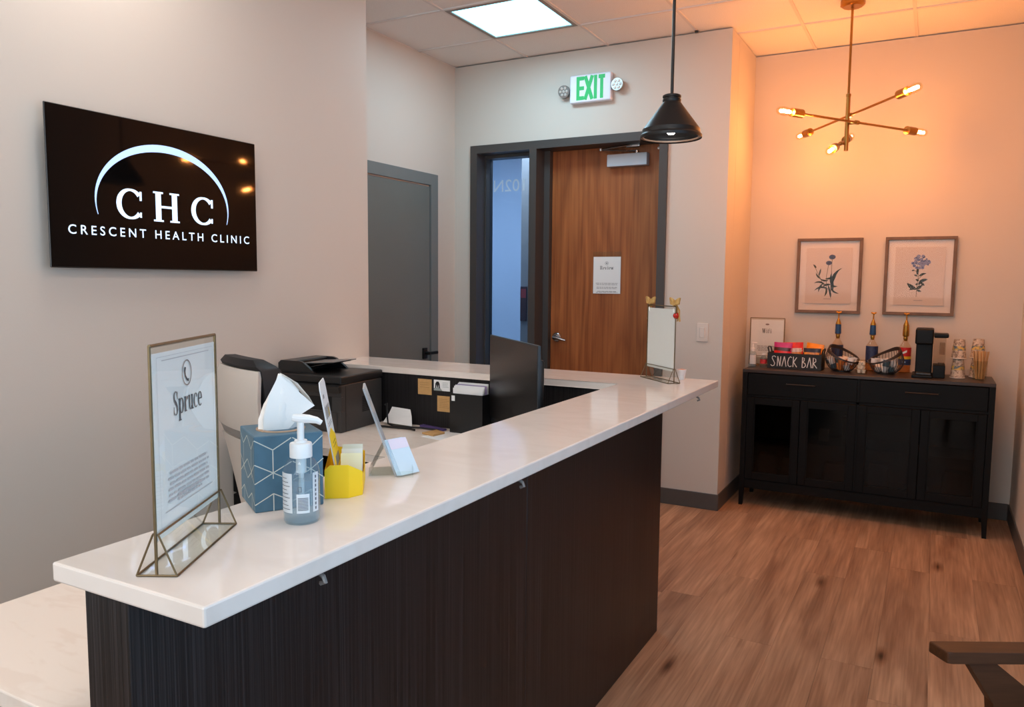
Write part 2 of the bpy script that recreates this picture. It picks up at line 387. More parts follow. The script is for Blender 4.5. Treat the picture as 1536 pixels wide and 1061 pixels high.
# ------------------------------------------------------------------ the room
ZC = 3.075
def build_room():
    fl = M().box(.4, 5.1, -7.2, .87, -.06, -.012).make('floor', SUB, None, 0); struct(fl, 'knotty warm oak plank floor of the clinic waiting area', 'floor')
    pw, pl, gap = .19, 1.5, .0005
    rnd = random.Random(3); x = 1.312; meshes = {}
    while x < 4.9:
        x1 = min(x+pw, 4.9); y = -7.1-rnd.random()*pl
        while y < .718:
            a, b = max(y, -7.15), min(y+pl, .718)
            if b-a > .05:
                key = (round(x1-x, 3), round(b-a, 3)); 
                if key not in meshes:
                    meshes[key] = M().box(0, x1-x-gap, 0, b-a-gap, -.012, 0, .0004, 1).make('plank', OAK, fl, 0); o = meshes[key]
                else:
                    o = meshes[key].copy(); COL.objects.link(o)
                o.location = (x, a, 0)
            y += pl
        x += pw
    # ceiling: lay-in tiles on tees
    ce = M().box(.6, 5.1, -7.2, .87, ZC+.06, ZC+.1).make('ceiling', TEE, None, 0); struct(ce, 'suspended ceiling of square lay-in tiles', 'ceiling')
    xs = [.863+.612*i for i in range(8)]; ys = [.762, .15]+[.15-.612*i for i in range(1, 13)]
    LIGHTS = [(1, 2), (1, 6), (4, 6), (4, 9), (1, 10)]
    first = None
    for i in range(7):
        for j in range(len(ys)-1):
            if (i, j) in LIGHTS: continue
            dy = ys[j]-ys[j+1]
            if first is None: first = M().box(-.303, .303, -.303, .303, 0, .012, .003, 1).make('ceiling_tile', CEIL, ce, 0); o = first
            else: o = first.copy(); COL.objects.link(o)
            o.location = (xs[i]+.306, ys[j]-dy/2, ZC+.009)
    for x in xs: M().box(x-.009, x+.009, -7.1, .76, ZC+.002, ZC+.012).make('ceiling_tee', TEE, ce, 0)
    for y in ys[1:]: M().box(.8, 5.1, y-.009, y+.009, ZC+.0015, ZC+.0115).make('ceiling_tee', TEE, ce, 0)
    for k, (i, j) in enumerate(LIGHTS):
        t = thing('ceiling_light', ['square lit ceiling panel above the wooden door', 'lit ceiling panel above the reception desk by the television', 'lit ceiling panel above the waiting chair', 'lit ceiling panel nearest the unseen near window', 'lit ceiling panel in the near corner of the left wall'][k], 'ceiling light', (xs[i]+.306, (ys[j]+ys[j+1])/2, ZC))
        f = M(); 
        for a in ((-.297, .297, -.297, -.272), (-.297, .297, .272, .297), (-.297, -.272, -.272, .272), (.272, .297, -.272, .272)): f.box(*a, 0, .03)
        f.make('frame', mat('panel_frame', (150, 140, 134), .6), t, 0)
        M().box(-.272, .272, -.272, .272, .006, .014).make('diffuser', mat('lit_diffuser' if k == 0 else 'warm_diffuser', (255, 255, 255), .6, emit=PANEL_EMIT if k == 0 else WARM_EMIT, emit_col=PANEL_COL if k == 0 else (1, .88, .79)), t, 0)
        if k == 0:      # the lamp's own throw
            l = bpy.data.lights.new('panel_throw', 'AREA'); l.shape = 'SQUARE'; l.size = .5; l.energy = 12; l.color = (.60, .84, 1)
            lo = bpy.data.objects.new('panel_throw', l); COL.objects.link(lo); lo.parent = t; lo.location = (0, 0, -.004)
    # walls
    def wall(name, boxes, label, m=PAINT):
        b = M()
        for q in boxes: b.box(*q)
        return struct(b.make(name, m, None, 0), label, 'wall')
    wall('wall_left', [(.60, 1.31, -7.2, -1.575, 0, ZC)], 'cream painted wall that carries the television')
    wall('wall_recess', [(.60, .874, -1.575, 0, 0, ZC)], 'short pale wall around the grey door')
    D0, D1, DZ = 1.0225, 2.529, 2.489
    wall('wall_back', [(.60, D0+.03, 0, .2, 0, ZC), (D1-.03, 2.9205, 0, .2, 0, ZC), (D0+.03, D1-.03, 0, .2, DZ-.03, ZC)], 'pale wall around the wooden door, under the EXIT sign')
    wall('wall_alcove_side', [(2.77, 2.921, .2, .718, 0, ZC)], 'narrow orange-lit side wall of the snack alcove')
    wall('wall_alcove', [(2.60, 4.75, .718, .87, 0, ZC)], 'alcove wall in orange light behind the snack cabinet')
    wall('wall_right', [(4.595, 4.75, -1.5, .718, 0, ZC), (4.75, 5.0, -1.62, -1.5, 0, ZC)], 'plain wall at the right of the snack cabinet')
    # storefront side out of the frame
    wall('wall_storefront', [(4.9, 5.0, -7.2, -1.62, 0, .28), (4.9, 5.0, -7.2, -1.62, 2.62, ZC), (4.9, 5.0, -2.75, -1.62, .28, 2.62), (4.9, 5.0, -7.2, -6.45, .28, 2.62)], 'storefront wall beside the waiting chair')
    wall('wall_near', [(1.31, 5.0, -7.2, -7.1, 0, 1.2), (1.31, 5.0, -7.2, -7.1, 2.65, ZC), (1.31, 1.7, -7.2, -7.1, 1.2, 2.65), (4.7, 5.0, -7.2, -7.1, 1.2, 2.65)], 'street wall behind the viewer')  # unseen wall, its high sill keeps window light off floor and cabinet
    for nm, lab, mk in (('window_1', 'storefront window beside the waiting chair', 0), ('window_2', 'unseen window behind the viewer, sill raised to steer its light', 1)):
        f = M(); g = M()
        if mk == 0:
            for y in (-6.45, -4.63, -2.81): f.box(4.92, 4.98, y, y+.06, .28, 2.62)
            f.box(4.92, 4.98, -6.39, -2.81, .28, .34); f.box(4.92, 4.98, -6.39, -2.81, 2.56, 2.62)
            g.box(4.945, 4.951, -6.39, -4.63, .34, 2.56); g.box(4.945, 4.951, -4.57, -2.81, .34, 2.56)
        else:
            for x in (1.7, 3.17, 4.64): f.box(x, x+.06, -7.18, -7.12, 1.2, 2.65)
            f.box(1.76, 4.64, -7.18, -7.12, 1.2, 1.26); f.box(1.76, 4.64, -7.18, -7.12, 2.59, 2.65)
            g.box(1.76, 3.17, -7.153, -7.147, 1.26, 2.59); g.box(3.23, 4.64, -7.153, -7.147, 1.26, 2.59)
        t = f.make(nm, DFRAME, None, 0); struct(t, lab, 'window'); g.make('glass_pane', GLASS, t, 0)
    # baseboards
    H = .1085
    for nm, q, lab in (('baseboard_back', (D1, 2.926, -.008, 0, 0, H), 'grey rubber base under the light switch'), ('baseboard_alcove_side', (2.921, 2.929, -.008, .718, 0, H), 'grey rubber base along the alcove side wall'),
                  ('baseboard_alcove', (2.929, 4.587, .710, .718, 0, H), 'grey rubber base behind the snack cabinet'), ('baseboard_right', (4.587, 4.595, -1.5, .71, 0, H), 'grey rubber base along the right wall'),
                  ('baseboard_left', (1.31, 1.318, -7.1, -4.36, 0, H), 'grey rubber base under the television wall')):
        struct(M().box(*q, .002, 1).make(nm, BASEB, None, 0), lab, 'baseboard')
    # ---- wooden door with sidelight
    d = M().box(1.619, 2.473, .151, .195, .008, 2.432, .002, 1).make('door_1', DOORWOOD, None, 0); struct(d, 'oak veneered door with steel lever and closer in a dark frame', 'door')
    fr = M()
    def post(x0, x1): fr.box(x0, x1, -.02, .2, 0, DZ)
    post(D0, 1.078); post(2.474, D1); fr.box(1.5155, 1.5718, -.02, .2, 0, DZ-.057); fr.box(1.078, 2.474, -.02, .2, DZ-.057, DZ)
    fr.box(1.5718, 1.617, .11, .2, 0, DZ-.057); fr.box(1.078, 1.09, .10, .2, 0, DZ-.057); fr.box(1.09, 1.5155, .10, .2, 2.41, DZ-.057); fr.box(1.078, 1.5155, -.02, .2, 0, .2)
    fr.make('door_frame', DFRAME, d, 0)
    k = M(); k.lathe([(.034, 0), (.034, .008), (.028, .014)], n=20); k.b.transform(Matrix.Translation((1.672, .151, 1.085)) @ Matrix.Rotation(R(90), 4, 'X'))
    k.tube([(1.672, .14, 1.085), (1.672, .105, 1.085), (1.672, .09, 1.085)], [.016, .019, .012], 12)
    k.tube([(1.665, .098, 1.087), (1.70, .094, 1.083), (1.745, .094, 1.072), (1.765, .098, 1.068)], [.015, .013, .009, .007], 10)
    k.make('door_handle', CHROME, d)
    c = M().box(2.063, 2.352, .09, .1505, 2.288, 2.372, .006, 2); c.make('door_closer', mat('closer_grey', (176, 182, 190), .4), d)
    a = M(); a.cyl((2.27, .12, 2.372), (2.27, .12, 2.392), .012); a.box(2.20, 2.30, .085, .115, 2.412, 2.44, .006)
    a.tube([(2.27, .12, 2.39), (2.03, .06, 2.40)], .007, 6); a.tube([(2.03, .06, 2.405), (2.24, .075, 2.425)], .007, 6); a.cyl((2.03, .06, 2.395), (2.03, .06, 2.41), .011)
    a.make('closer_arm', CHROME, d)
    M().cyl((2.42, .135, 2.40), (2.42, .1505, 2.40), .009).make('door_bumper', CHROME, d)
    w = M().box(1.09, 1.5155, .155, .165, .2, 2.41).make('window_3', clear('sidelight_glass', (205, 222, 240)), None, 0); struct(w, 'narrow sidelight pane left of the wooden door', 'window')
    M().text('102N', 1.125, 1.388, 2.165, 2.255, .1545, 1.02, .004, True).make('lettering', mat('etched_white', (214, 226, 236), .7, alpha=.55), w, 0)
    # corridor beyond the pane
    wall('wall_corridor', [(-2.5, 2.6, 2.0, 2.1, 0, 2.8), (2.5, 2.6, .2, 2.0, 0, 2.8), (-2.6, -2.5, .2, 2.1, 0, 2.8), (-2.5, .6, .1, .2, 0, 2.8)], 'daylit corridor wall seen through the sidelight', mat('corridor_paint', (196, 208, 222), .6))
    struct(M().box(-2.6, 2.6, .2, 2.1, -.05, 0).make('floor_corridor', mat('corridor_floor', (150, 152, 156), .5), None, 0), 'corridor floor outside the wooden door', 'floor')
    struct(M().box(-2.6, 2.6, .2, 2.1, 2.8, 2.85).make('ceiling_corridor', CEIL, None, 0), 'corridor ceiling outside the wooden door', 'ceiling')
    struct(M().box(1.033, 1.25, .78, .95, 0, 2.8).make('wall_corridor_pier', mat('pier_paint', (140, 136, 132), .6), None, 0), 'grey corridor pier behind the sidelight', 'wall')
    t = thing('corridor_fill_light', 'added fill lamp under the corridor ceiling', 'ceiling light', (.4, .55, 2.7995))  # added, unseen lamp that lights the corridor in place of daylight
    M().box(-1.2, 1.2, -.2, .2, -.03, 0).make('housing', WHITEPL, t, 0)
    M().box(-1.18, 1.18, -.18, .18, -.036, -.031).make('diffuser', mat('corridor_fill_glow', (255, 255, 255), emit=19, emit_col=(.86, .93, 1)), t, 0)
    t = thing('corridor_plaque', 'dark framed plaque on the grey pier behind the sidelight', 'sign', (1.066, .7795, 1.305))
    M().box(-.03, .03, -.012, 0, -.145, .145, .003).make('frame', mat('plaque_dark', (60, 40, 48), .4), t)
    M().rect(-.024, .024, .05, .125, -.0125).make('panel', mat('plaque_red', (150, 52, 58), .5), t, 0)
    o = M().lathe([(.04, 0), (.04, .012), (.03, .018)], n=20); o.b.transform(Matrix.Rotation(R(90), 4, 'X')); tag(o.make('thermostat', WHITEPL), 'small pale disc on the blue corridor wall', 'thermostat', None, (.03, 1.999, .82))
    # ---- grey door in the recess (front faces +x)
    g = M().box(.86, .884, -1.19, -.352, .008, 2.166, .002, 1).make('door_2', GREYDOOR, None, 0); struct(g, 'plain grey painted door in a grey frame behind the desk', 'door')
    f = M(); f.box(.85, .894, -.345, -.257, 0, 2.256); f.box(.85, .894, -1.285, -1.197, 0, 2.256); f.box(.85, .894, -1.197, -.345, 2.176, 2.256)
    f.make('door_frame', GREYFRAME, g, 0)
    h = M().box(.884, .9, -.45, -.40, .93, 1.01, .005); h.cyl((.9, -.425, .972), (.935, -.425, .972), .012); h.box(.93, .948, -.44, -.33, .962, .984, .006)
    h.make('door_handle', BLACKM, g)
build_room()

# ------------------------------------------------------------------ reception desk, counters
def build_counter():
    d = thing('reception_desk', 'dark veneered half wall carrying the white counter', 'desk', (3.08, -3.1, 0))
    def rel(x0, x1, y0, y1, z0, z1): return (x0-3.08, x1-3.08, y0+3.1, y1+3.1, z0, z1)
    M().box(*rel(3.031, 3.113, -4.366, -1.955, 0, 1.037), .001, 1).make('end_panel', VENEER, d, 0)
    ys = [-4.368, -3.14, -1.905]
    for a, b in zip(ys, ys[1:]): M().box(*rel(3.1142, 3.132, a, b-.0012, .0, 1.037), .0012, 1).make('front_panel', VENEER, d, 0)
    M().box(*rel(1.3105, 3.1135, -1.9545, -1.906, 0, 1.037), .001, 1).make('return_panel', VENEER, d, 0)
    t = M().prismz([(2.958, -4.37), (3.291, -4.37), (3.291, -1.618), (1.3105, -1.618), (1.3105, -1.962), (2.958, -1.962)], 1.0372, 1.0672, .0035)
    tag(t.make('countertop', QUARTZ, None, 0), 'glossy white quartz L-shaped top of the reception counter', 'countertop')
    for k, (x, y) in enumerate(((3.286, -3.464), (3.286, -1.92), (3.282, -4.134))):
        h = M().tube([(-.03, 0, -.002), (-.012, 0, -.004), (0, 0, -.010), (.004, 0, -.018), (-.006, 0, -.022)], .004, 6)
        tag(h.make('cable_hook', mat('clear_hook', (120, 118, 116), .3)), ['small hook under the counter edge halfway along', 'small hook under the counter edge near its far end', 'small hook under the counter edge below the sanitizer'][k], 'hook', None, (x, y, 1.0372))
    t = M().prismz([(2.364, -4.339), (3.0305, -4.339), (3.0305, -1.9555), (1.3105, -1.9555), (1.3105, -2.59), (2.364, -2.59)], .758, .79, .003)
    tag(t.make('desk_worktop', QUARTZ2, None, 0), 'lower pale worktop behind the counter, under the printer', 'worktop')
    c = thing('pedestal_cabinet', 'black cabinet under the lower worktop against the television wall', 'cabinet', (1.447, -2.27, 0))
    M().box(-.13, .125, -.285, .30, 0, .757, .002, 1).make('body', BLACKP, c, 0)
    for z0, z1 in ((.04, .27), (.28, .51), (.52, .745)):
        q = M().box(-.127, .122, -.303, -.286, z0, z1, .002, 1).make('drawer', BLACKP, c, 0)
        M().tube([(-.06, -.303, z1-.05), (-.06, -.325, z1-.05), (.06, -.325, z1-.05), (.06, -.303, z1-.05)], .005, 6).make('pull', CHROME, q)
    M().box(2.37, 3.03, -4.30, -4.28, 0, .757).make('support_panel', VENEER, None, 0)
    tag(bpy.data.objects['support_panel'], 'dark panel holding up the near end of the lower worktop', 'panel')
build_counter()

# ------------------------------------------------------------------ television sign
def build_tv():
    y0, y1, z0, z1 = -3.391, -2.436, 1.53, 2.105
    cy, cz = (y0+y1)/2, (z0+z1)/2; w, h = (y1-y0)/2, (z1-z0)/2
    t = thing('television', 'black wall television showing a crescent logo and clinic name', 'television', (1.36, cy, cz), R(90))
    M().box(-w, w, 0, .007, -h, h, .002, 1).make('casing', mat('tv_edge', (40, 38, 38), .35), t, 0)
    M().box(-w+.12, w-.12, .007, .04, -h+.1, h-.1, .004, 1).make('back_box', BLACKPL, t, 0)
    M().box(-.15, .15, .04, .0495, -.15, .15).make('wall_bracket', BLACKM, t, 0)
    sc = M().box(-w+.003, w-.003, -.0015, .0002, -h+.004, h-.003).make('screen', mat('tv_screen', (11, 9, 9), .05, spec=.15), t, 0)
    em = mat('screen_white', (200, 225, 255), .5, emit=.95, emit_col=lin((206, 232, 255))[:3])
    e2 = mat('screen_blue', (160, 195, 250), .5, emit=.85, emit_col=lin((178, 208, 255))[:3])
    P = lambda y, z: (y-cy, z-cz)
    b = M(); Y = -.0022
    for ch, a, c in (('C', -3.134, -3.018), ('H', -2.972, -2.846), ('C', -2.795, -2.676)):
        serif(b, ch, a-cy, 1.721-cz, c-a, .118, Y)
    b.make('logo_letters', em, sc, 0)
    b = M(); b.text('CRESCENT HEALTH CLINIC', -3.324-cy, -2.484-cy, 1.6525-cz, 1.6865-cz, Y, 1.5, .007); b.make('clinic_name', em, sc, 0, 'stuff')
    pts = []; ws = []
    for i in range(61):
        u = i/60; a = R(193-206*u)
        pts.append((-2.908-cy+.307*math.cos(a), 1.782-cz+.228*math.sin(a))); ws.append(.003+.026*math.sin(math.pi*u)**1.3)
    # crescent stroke, thickest midway and tapering to both tips
    b = M().ribbon(pts, ws, Y-.0002); b.make('crescent', e2, sc, 0)
build_tv()

# ------------------------------------------------------------------ pendant, exit sign, chandelier
def build_pendant():
    t = thing('pendant_lamp', 'black cone pendant lamp hanging over the far counter', 'lamp', (3.121, -1.86, 2.085))
    b = M().lathe([(.1245, 0), (.1255, .003), (.1255, .012), (.118, .02), (.117, .036), (.036, .145), (.036, .15), (.033, .15), (.113, .035), (.122, .012), (.122, .003)], n=40, cap=False); b.make('shade', BLACKM, t)
    M().lathe([(.1222, .004), (.112, .0045), (.1125, .010), (.1215, .012)], n=40, cap=False).make('lit_lip', mat('lit_lip_tone', (150, 122, 104), .4), t)  # pale lip colour stands for lamplight on the inside of the rim
    b = M().lathe([(.0, .146), (.036, .146), (.0375, .150), (.0375, .157), (.034, .159), (.034, .163), (.0375, .165), (.0375, .172), (.03, .176), (.008, .178)], n=28); b.make('cap', BLACKM, t)
    M().cyl((0, 0, .177), (0, 0, .965), .0065, n=10).make('rod', BLACKM, t)
    M().lathe([(.06, .965), (.06, .985), (.0, .989)], n=24).make('canopy', BLACKM, t)
    M().lathe([(.0, .016), (.011, .017), (.016, .022), (.018, .05), (.014, .09), (.012, .145)], n=16).make('bulb', mat('pendant_bulb', (255, 255, 255), emit=14, emit_col=(1, .93, .85)), t)
build_pendant()

def build_exit():
    t = thing('exit_sign', 'white EXIT sign with green letters and two emergency lamps', 'exit sign', (1.987, 0, 2.803))
    M().box(-.152, .152, -.048, 0, -.094, .094, .012, 3).make('housing', mat('exit_housing', (226, 228, 238), .4), t)
    g = mat('exit_green', (20, 176, 92), .5, emit=.12, emit_col=lin((20, 190, 95))[:3])
    b = M(); Y = -.0486; z0, z1 = -.076, .08
    b.rect(-.1, -.077, z0, z1, Y)
    for z in (z0, -.011, z1-.026): b.rect(-.077, -.044, z, z+.026, Y)
    b.ribbon([(-.036, z1), (.016, z0)], .025, Y); b.ribbon([(.016, z1), (-.036, z0)], .025, Y-.0002)
    b.rect(.028, .051, z0, z1, Y); b.rect(.061, .108, z1-.026, z1, Y); b.rect(.073, .096, z0, z1-.026, Y)
    b.make('letters', g, t, 0)
    for x in (-.195, .195):
        h = M(); h.lathe([(.030, 0), (.040, .016), (.043, .034), (.041, .042)], n=24); h.lathe([(.041, .042), (.0, .0425)], n=24, cap=False)
        h.b.transform(Matrix.Translation((x, -.012, .0)) @ Matrix.Rotation(R(100 if x < 0 else 88), 4, 'X') @ Matrix.Identity(4))
        h.cyl((x*.75, -.024, 0), (x*.95, -.024, 0), .010)
        o = h.make('lamp_head', mat('lamp_chrome', (150, 146, 142), .35, .6), t)
        l = M()
        for k in range(7):
            a = k*math.pi/3; r = .024 if k < 6 else 0
            l.lathe([(.010, .0425), (.007, .0455), (.0, .046)], (r*math.cos(a), r*math.sin(a), 0), n=8, cap=False)
        l.b.transform(Matrix.Translation((x, -.012, .0)) @ Matrix.Rotation(R(100 if x < 0 else 88), 4, 'X'))
        l.make('lamp_lens', mat('lamp_lens', (196, 193, 188), .2), o)
build_exit()

def build_chandelier():
    cx, cy = 3.622, -.17
    t = thing('chandelier', 'brass chandelier of three crossed arms with six glowing bulbs', 'chandelier', (cx, cy, 2.25))
    M().lathe([(.0, .79), (.052, .79), (.065, .80), (.065, .825)], n=12).make('canopy', BRASS, t)
    M().cyl((0, 0, .30), (0, 0, .80), .0068, n=10).make('rod', BRASS, t)
    M().lathe([(.0115, .0), (.0115, .3), (.0135, .302), (.0135, .315), (.007, .318)], n=14).make('column', BRASS, t)
    bulbm = mat('bulb_filament', (255, 200, 120), emit=BULB_EMIT, emit_col=BULB_COL)
    envm = clear('bulb_glass', (255, 246, 226))
    arms = [((4.001, -.738, 2.448), (3.265, .41, 2.448)), ((3.331, -.717, 2.40), (4.016, .334, 2.40)), ((3.567, -.50, 2.198), (3.62, .14, 2.385))]
    for k, (p, q) in enumerate(arms):
        p = Vector(p)-Vector((cx, cy, 2.25)); q = Vector(q)-Vector((cx, cy, 2.25)); d = (q-p).normalized(); L = (q-p).length
        m = (p+q)/2; a, b = p+d*.19, q-d*.19
        am = M().cyl(a, b, .0065, n=10); 
        am.cyl((0, 0, m.z), (m.x, m.y, m.z), .0075, n=8); am.tube([m-d*.014, m+d*.014], .012, 10)
        o = am.make('arm', BRASS, t)
        for e, s in ((p, -1), (q, 1)):
            dd = d*s
            sk = M().tube([e-dd*.196, e-dd*.190, e-dd*.188, e-dd*.112], [.010, .012, .0235, .0235], 16).make('socket', BRASS, o)
            bl = M().tube([e-dd*.112, e-dd*.106, e-dd*.09, e-dd*.06, e-dd*.02, e-dd*.006, e], [.012, .014, .021, .0245, .020, .011, .002], 14).make('bulb', envm, o)
            M().tube([e-dd*.10, e-dd*.03], [.0085, .0085], 10).make('filament', bulbm, o)
build_chandelier()

# ------------------------------------------------------------------ things on walls and ceiling
def build_wall_things():
    t = thing('door_notice', 'white Review notice in a clear sleeve on the wooden door', 'notice', (2.057, .1505, 1.56))
    M().box(-.107, .107, -.006, 0, -.152, .148, .001, 1).make('sleeve', CLEAR, t, 0)
    M().rect(-.101, .105, -.148, .112, -.0066).make('paper', PAPER, t, 0)
    b = M(); serif_word(b, 'Review', -.05, .052, .022, .026, -.0071, [.9, .7, .8, .45, .7, 1.0], .12); b.make('heading', INK, t, 0)
    b = M(); b.ring(0, .066, .012, .012, .0022, -.0071); b.disc(0, .066, .006, .006, -.0071); b.dashes(-.082, .088, [-.075, -.085, -.103, -.112, -.132, -.139], .0035, -.0071, random.Random(2)); b.make('print', INKL, t, 0, 'stuff')
    t = thing('light_switch', 'white rocker light switch on the wall right of the door', 'light switch', (2.79, 0, 1.172))
    M().box(-.038, .038, -.007, 0, -.06, .06, .003, 2).make('plate', mat('switch_plate', (216, 206, 196), .4), t)
    M().at(rx=R(4)).box(-.017, .017, -.012, -.005, -.034, .034, .002, 1).make('rocker', mat('switch_rocker', (226, 217, 208), .35), t)
    tag(M().box(-.012, .012, -.012, .012, -.012, 0, .003).make('ceiling_clip', BLACKPL), 'tiny black clip on the ceiling rail above the door wall', 'clip', None, (2.705, -.04, 3.0765))
    # botanical prints
    fw = mat('weathered_wood', (108, 88, 74), .6, noise=.25, nscale=14, stretch=(1, 1, 1), bump=.3)
    matb = mat('mat_board', (226, 216, 206), .8); prt = mat('print_sheet', (212, 198, 186), .8)
    blue = mat('petal_blue', (78, 88, 128), .8, noise=.35, nscale=90); dkb = mat('petal_dark', (46, 44, 62), .8); grn = mat('leaf_green', (44, 54, 44), .8, noise=.2, nscale=60); stm = mat('stem_green', (112, 100, 78), .8)
    pal = mat('petal_pale', (128, 132, 166), .8, noise=.3, nscale=120)
    for k, (x0, x1) in enumerate(((3.2526, 3.6694), (3.8063, 4.2208))):
        cx = (x0+x1)/2; w = (x1-x0)/2; h = .256; cz = 1.549
        t = thing('framed_print', ['framed print of dark cornflowers with narrow leaves', 'framed print of a pale blue flower head with broad leaves'][k], 'picture', (cx, .718, cz), 0, 'botanical prints above the snack cabinet')
        f = M()
        for q in ((-w, w, -h, -h+.02), (-w, w, h-.02, h), (-w, -w+.02, -h+.02, h-.02), (w-.02, w, -h+.02, h-.02)): f.box(q[0], q[1], -.026, 0, q[2], q[3], .0015, 1)
        f.make('frame', fw, t, 0)
        M().box(-w+.02, w-.02, -.010, -.001, -h+.02, h-.02).make('mat_board', matb, t, 0)
        pr = M().box(-w+.062, w-.062, -.016, -.0102, -h+.066, h-.066).make('print', prt, t, 0)
        Y = -.0165; st = M(); lf = M(); p1 = M(); p2 = M()
        def leaf(a, b, wd, bend=0):
            mx, mz = (a[0]+b[0])/2-(b[1]-a[1])*bend, (a[1]+b[1])/2+(b[0]-a[0])*bend
            pts = []; ws = []
            for i in range(7):
                u = i/6; pts.append(((1-u)**2*a[0]+2*u*(1-u)*mx+u*u*b[0], (1-u)**2*a[1]+2*u*(1-u)*mz+u*u*b[1])); ws.append(.95*wd*math.sin(math.pi*min(.98, u*.9+.08))+.001)
            lf.ribbon(pts, ws, Y-.0002)
        def s_(*pts): st.ribbon(list(pts), .0035, Y)
        if k == 0:
            s_((.02, -.11), (.022, -.02), (.018, .03), (.02, .12)); s_((-.01, -.10), (-.012, .0), (.0, .09)); s_((-.01, -.10), (-.05, -.02), (-.09, .06))
            for a, b, wd, bd in (((.02, -.1), (.075, .05), .012, .2), ((.02, -.05), (.085, .052), .011, .3), ((.022, -.02), (.03, -.11), .013, .1), ((.02, -.06), (.06, -.07), .012, -.3), ((.0, -.09), (-.085, -.10), .013, -.4), ((-.02, -.06), (-.09, -.05), .012, -.35), ((-.03, -.05), (-.06, -.11), .012, -.2),
                                 ((-.01, -.08), (-.02, -.14), .012, .2), ((.02, -.08), (.07, -.12), .011, -.3), ((-.05, -.02), (-.08, .02), .011, .2), ((-.06, .0), (-.05, .05), .01, 0), ((.0, -.03), (-.05, -.02), .012, .3), ((.02, -.01), (-.02, -.02), .012, .2), ((.02, -.06), (.02, .02), .014, .1), ((.01, -.1), (.02, -.15), .012, .1), ((-.03, -.07), (.02, -.06), .014, .2), ((-.08, .055), (-.1, .078), .012, 0), ((.03, -.05), (.05, .0), .011, .2), ((.02, -.13), (.0, -.06), .012, 0)): leaf(a, b, wd, bd)
            for cxx, czz, n, r in ((.02, .128, 13, .021), (0, .088, 11, .019)):
                for i in range(n):
                    a = math.pi*2*i/n; p1.disc(cxx+r*.62*math.cos(a), czz+r*.45*math.sin(a), r*.42, r*.34, Y-.0003-.00002*i, 9)
                p2.disc(cxx, czz, r*.42, r*.32, Y-.0008, 10)
            p2.make('flower_centres', dkb, pr, 0, 'stuff'); p1.make('petals', mat('petal_slate', (66, 70, 96), .8, noise=.3, nscale=90), pr, 0, 'stuff')
        else:
            s_((-.012, -.135), (-.01, -.06), (-.005, 0), (-.012, .07)); s_((-.005, -.02), (.03, .02)); s_((-.008, -.05), (.03, -.02)); s_((-.012, .03), (-.04, .04))
            for a, b, wd, bd in (((-.012, -.085), (-.068, -.045), .026, .15), ((-.012, -.08), (-.055, -.09), .012, -.1), ((-.01, -.085), (.022, -.06), .02, .1), ((-.01, -.09), (.016, -.1), .014, 0), ((.0, -.045), (.05, -.02), .02, .2), ((.0, -.03), (-.02, -.02), .013, 0), ((.01, -.04), (.035, -.06), .016, -.1), ((.0, 0), (.04, .018), .014, .2), ((-.01, 0), (-.03, .01), .01, 0), ((-.012, .01), (-.01, .06), .015, 0), ((-.03, .04), (-.046, .035), .009, 0), ((-.005, -.05), (-.02, -.055), .012, 0), ((.01, -.025), (.0, -.06), .012, 0)): leaf(a, b, wd, bd)
            rn = random.Random(5)
            for i in range(34):
                a = rn.random()*6.283; r = rn.random()**.5; p1.disc(.002+.054*r*math.cos(a), .092+.04*r*math.sin(a), .011, .010, Y-.0003-.00002*i, 7)
            for i in range(16):
                a = rn.random()*6.283; r = rn.random()**.5; p2.disc(.004+.05*r*math.cos(a), .09+.038*r*math.sin(a), .005, .006, Y-.0012, 6)
            p1.make('petals', pal, pr, 0, 'stuff'); p2.make('dark_petals', blue, pr, 0, 'stuff')
        st.make('stems', stm, pr, 0); lf.make('leaves', grn, pr, 0, 'stuff')
        b = M(); b.dashes(-.03, .03, [-.158], .004, Y, random.Random(4)); b.make('caption', INKL, pr, 0)
        M().box(-w+.018, w-.018, -.021, -.0195, -h+.018, h-.018).make('glass', clear('picture_glass', (252, 252, 252), .02, 1.22), t, 0)
build_wall_things()

# ------------------------------------------------------------------ sign holders on the counter
CT = 1.0675
def sign_holder(name, label, loc, rz, L, H, paper_back, bw=.058):
    t = thing(name, label, 'sign holder', loc, rz); h = L/2; g = .0016
    f = M()
    f.tube([(-h, 0, .003), (-h, 0, H)], .0025, 6); f.tube([(h, 0, .003), (h, 0, H)], .0025, 6); f.tube([(-h, 0, H), (h, 0, H)], .0025, 6)
    f.make('frame', AGED, t)
    b = M(); tz = .062
    for x in (-h, h):
        b.tube([(x, -bw/2, g), (x, bw/2, g)], g, 6); b.tube([(x, -bw/2, g), (x, -.004, tz)], g, 6); b.tube([(x, bw/2, g), (x, .004, tz)], g, 6)
    for y, z in ((-bw/2, g), (bw/2, g), (-.004, tz), (.004, tz)): b.tube([(-h, y, z), (h, y, z)], g, 6)
    b.make('base_frame', AGED, t)
    c = M(); c.f([c.v(p) for p in ((-h, -bw/2, g), (h, -bw/2, g), (h, -.004, tz), (-h, -.004, tz))]); c.f([c.v(p) for p in ((-h, bw/2, g), (h, bw/2, g), (h, .004, tz), (-h, .004, tz))])
    c.f([c.v(p) for p in ((-h, -bw/2, .0012), (h, -bw/2, .0012), (h, bw/2, .0012), (-h, bw/2, .0012))])
    c.make('base_panes', CLEAR, t, None)
    M().box(-h+.003, h-.003, -.0016, .0016, .05, H-.003).make('glass_panel', CLEAR, t, 0)
    p = M().box(-h+.006, h-.006, -.0006, .0006, .05, H-.012).make('paper', PAPER, t, 0)
    return t, p
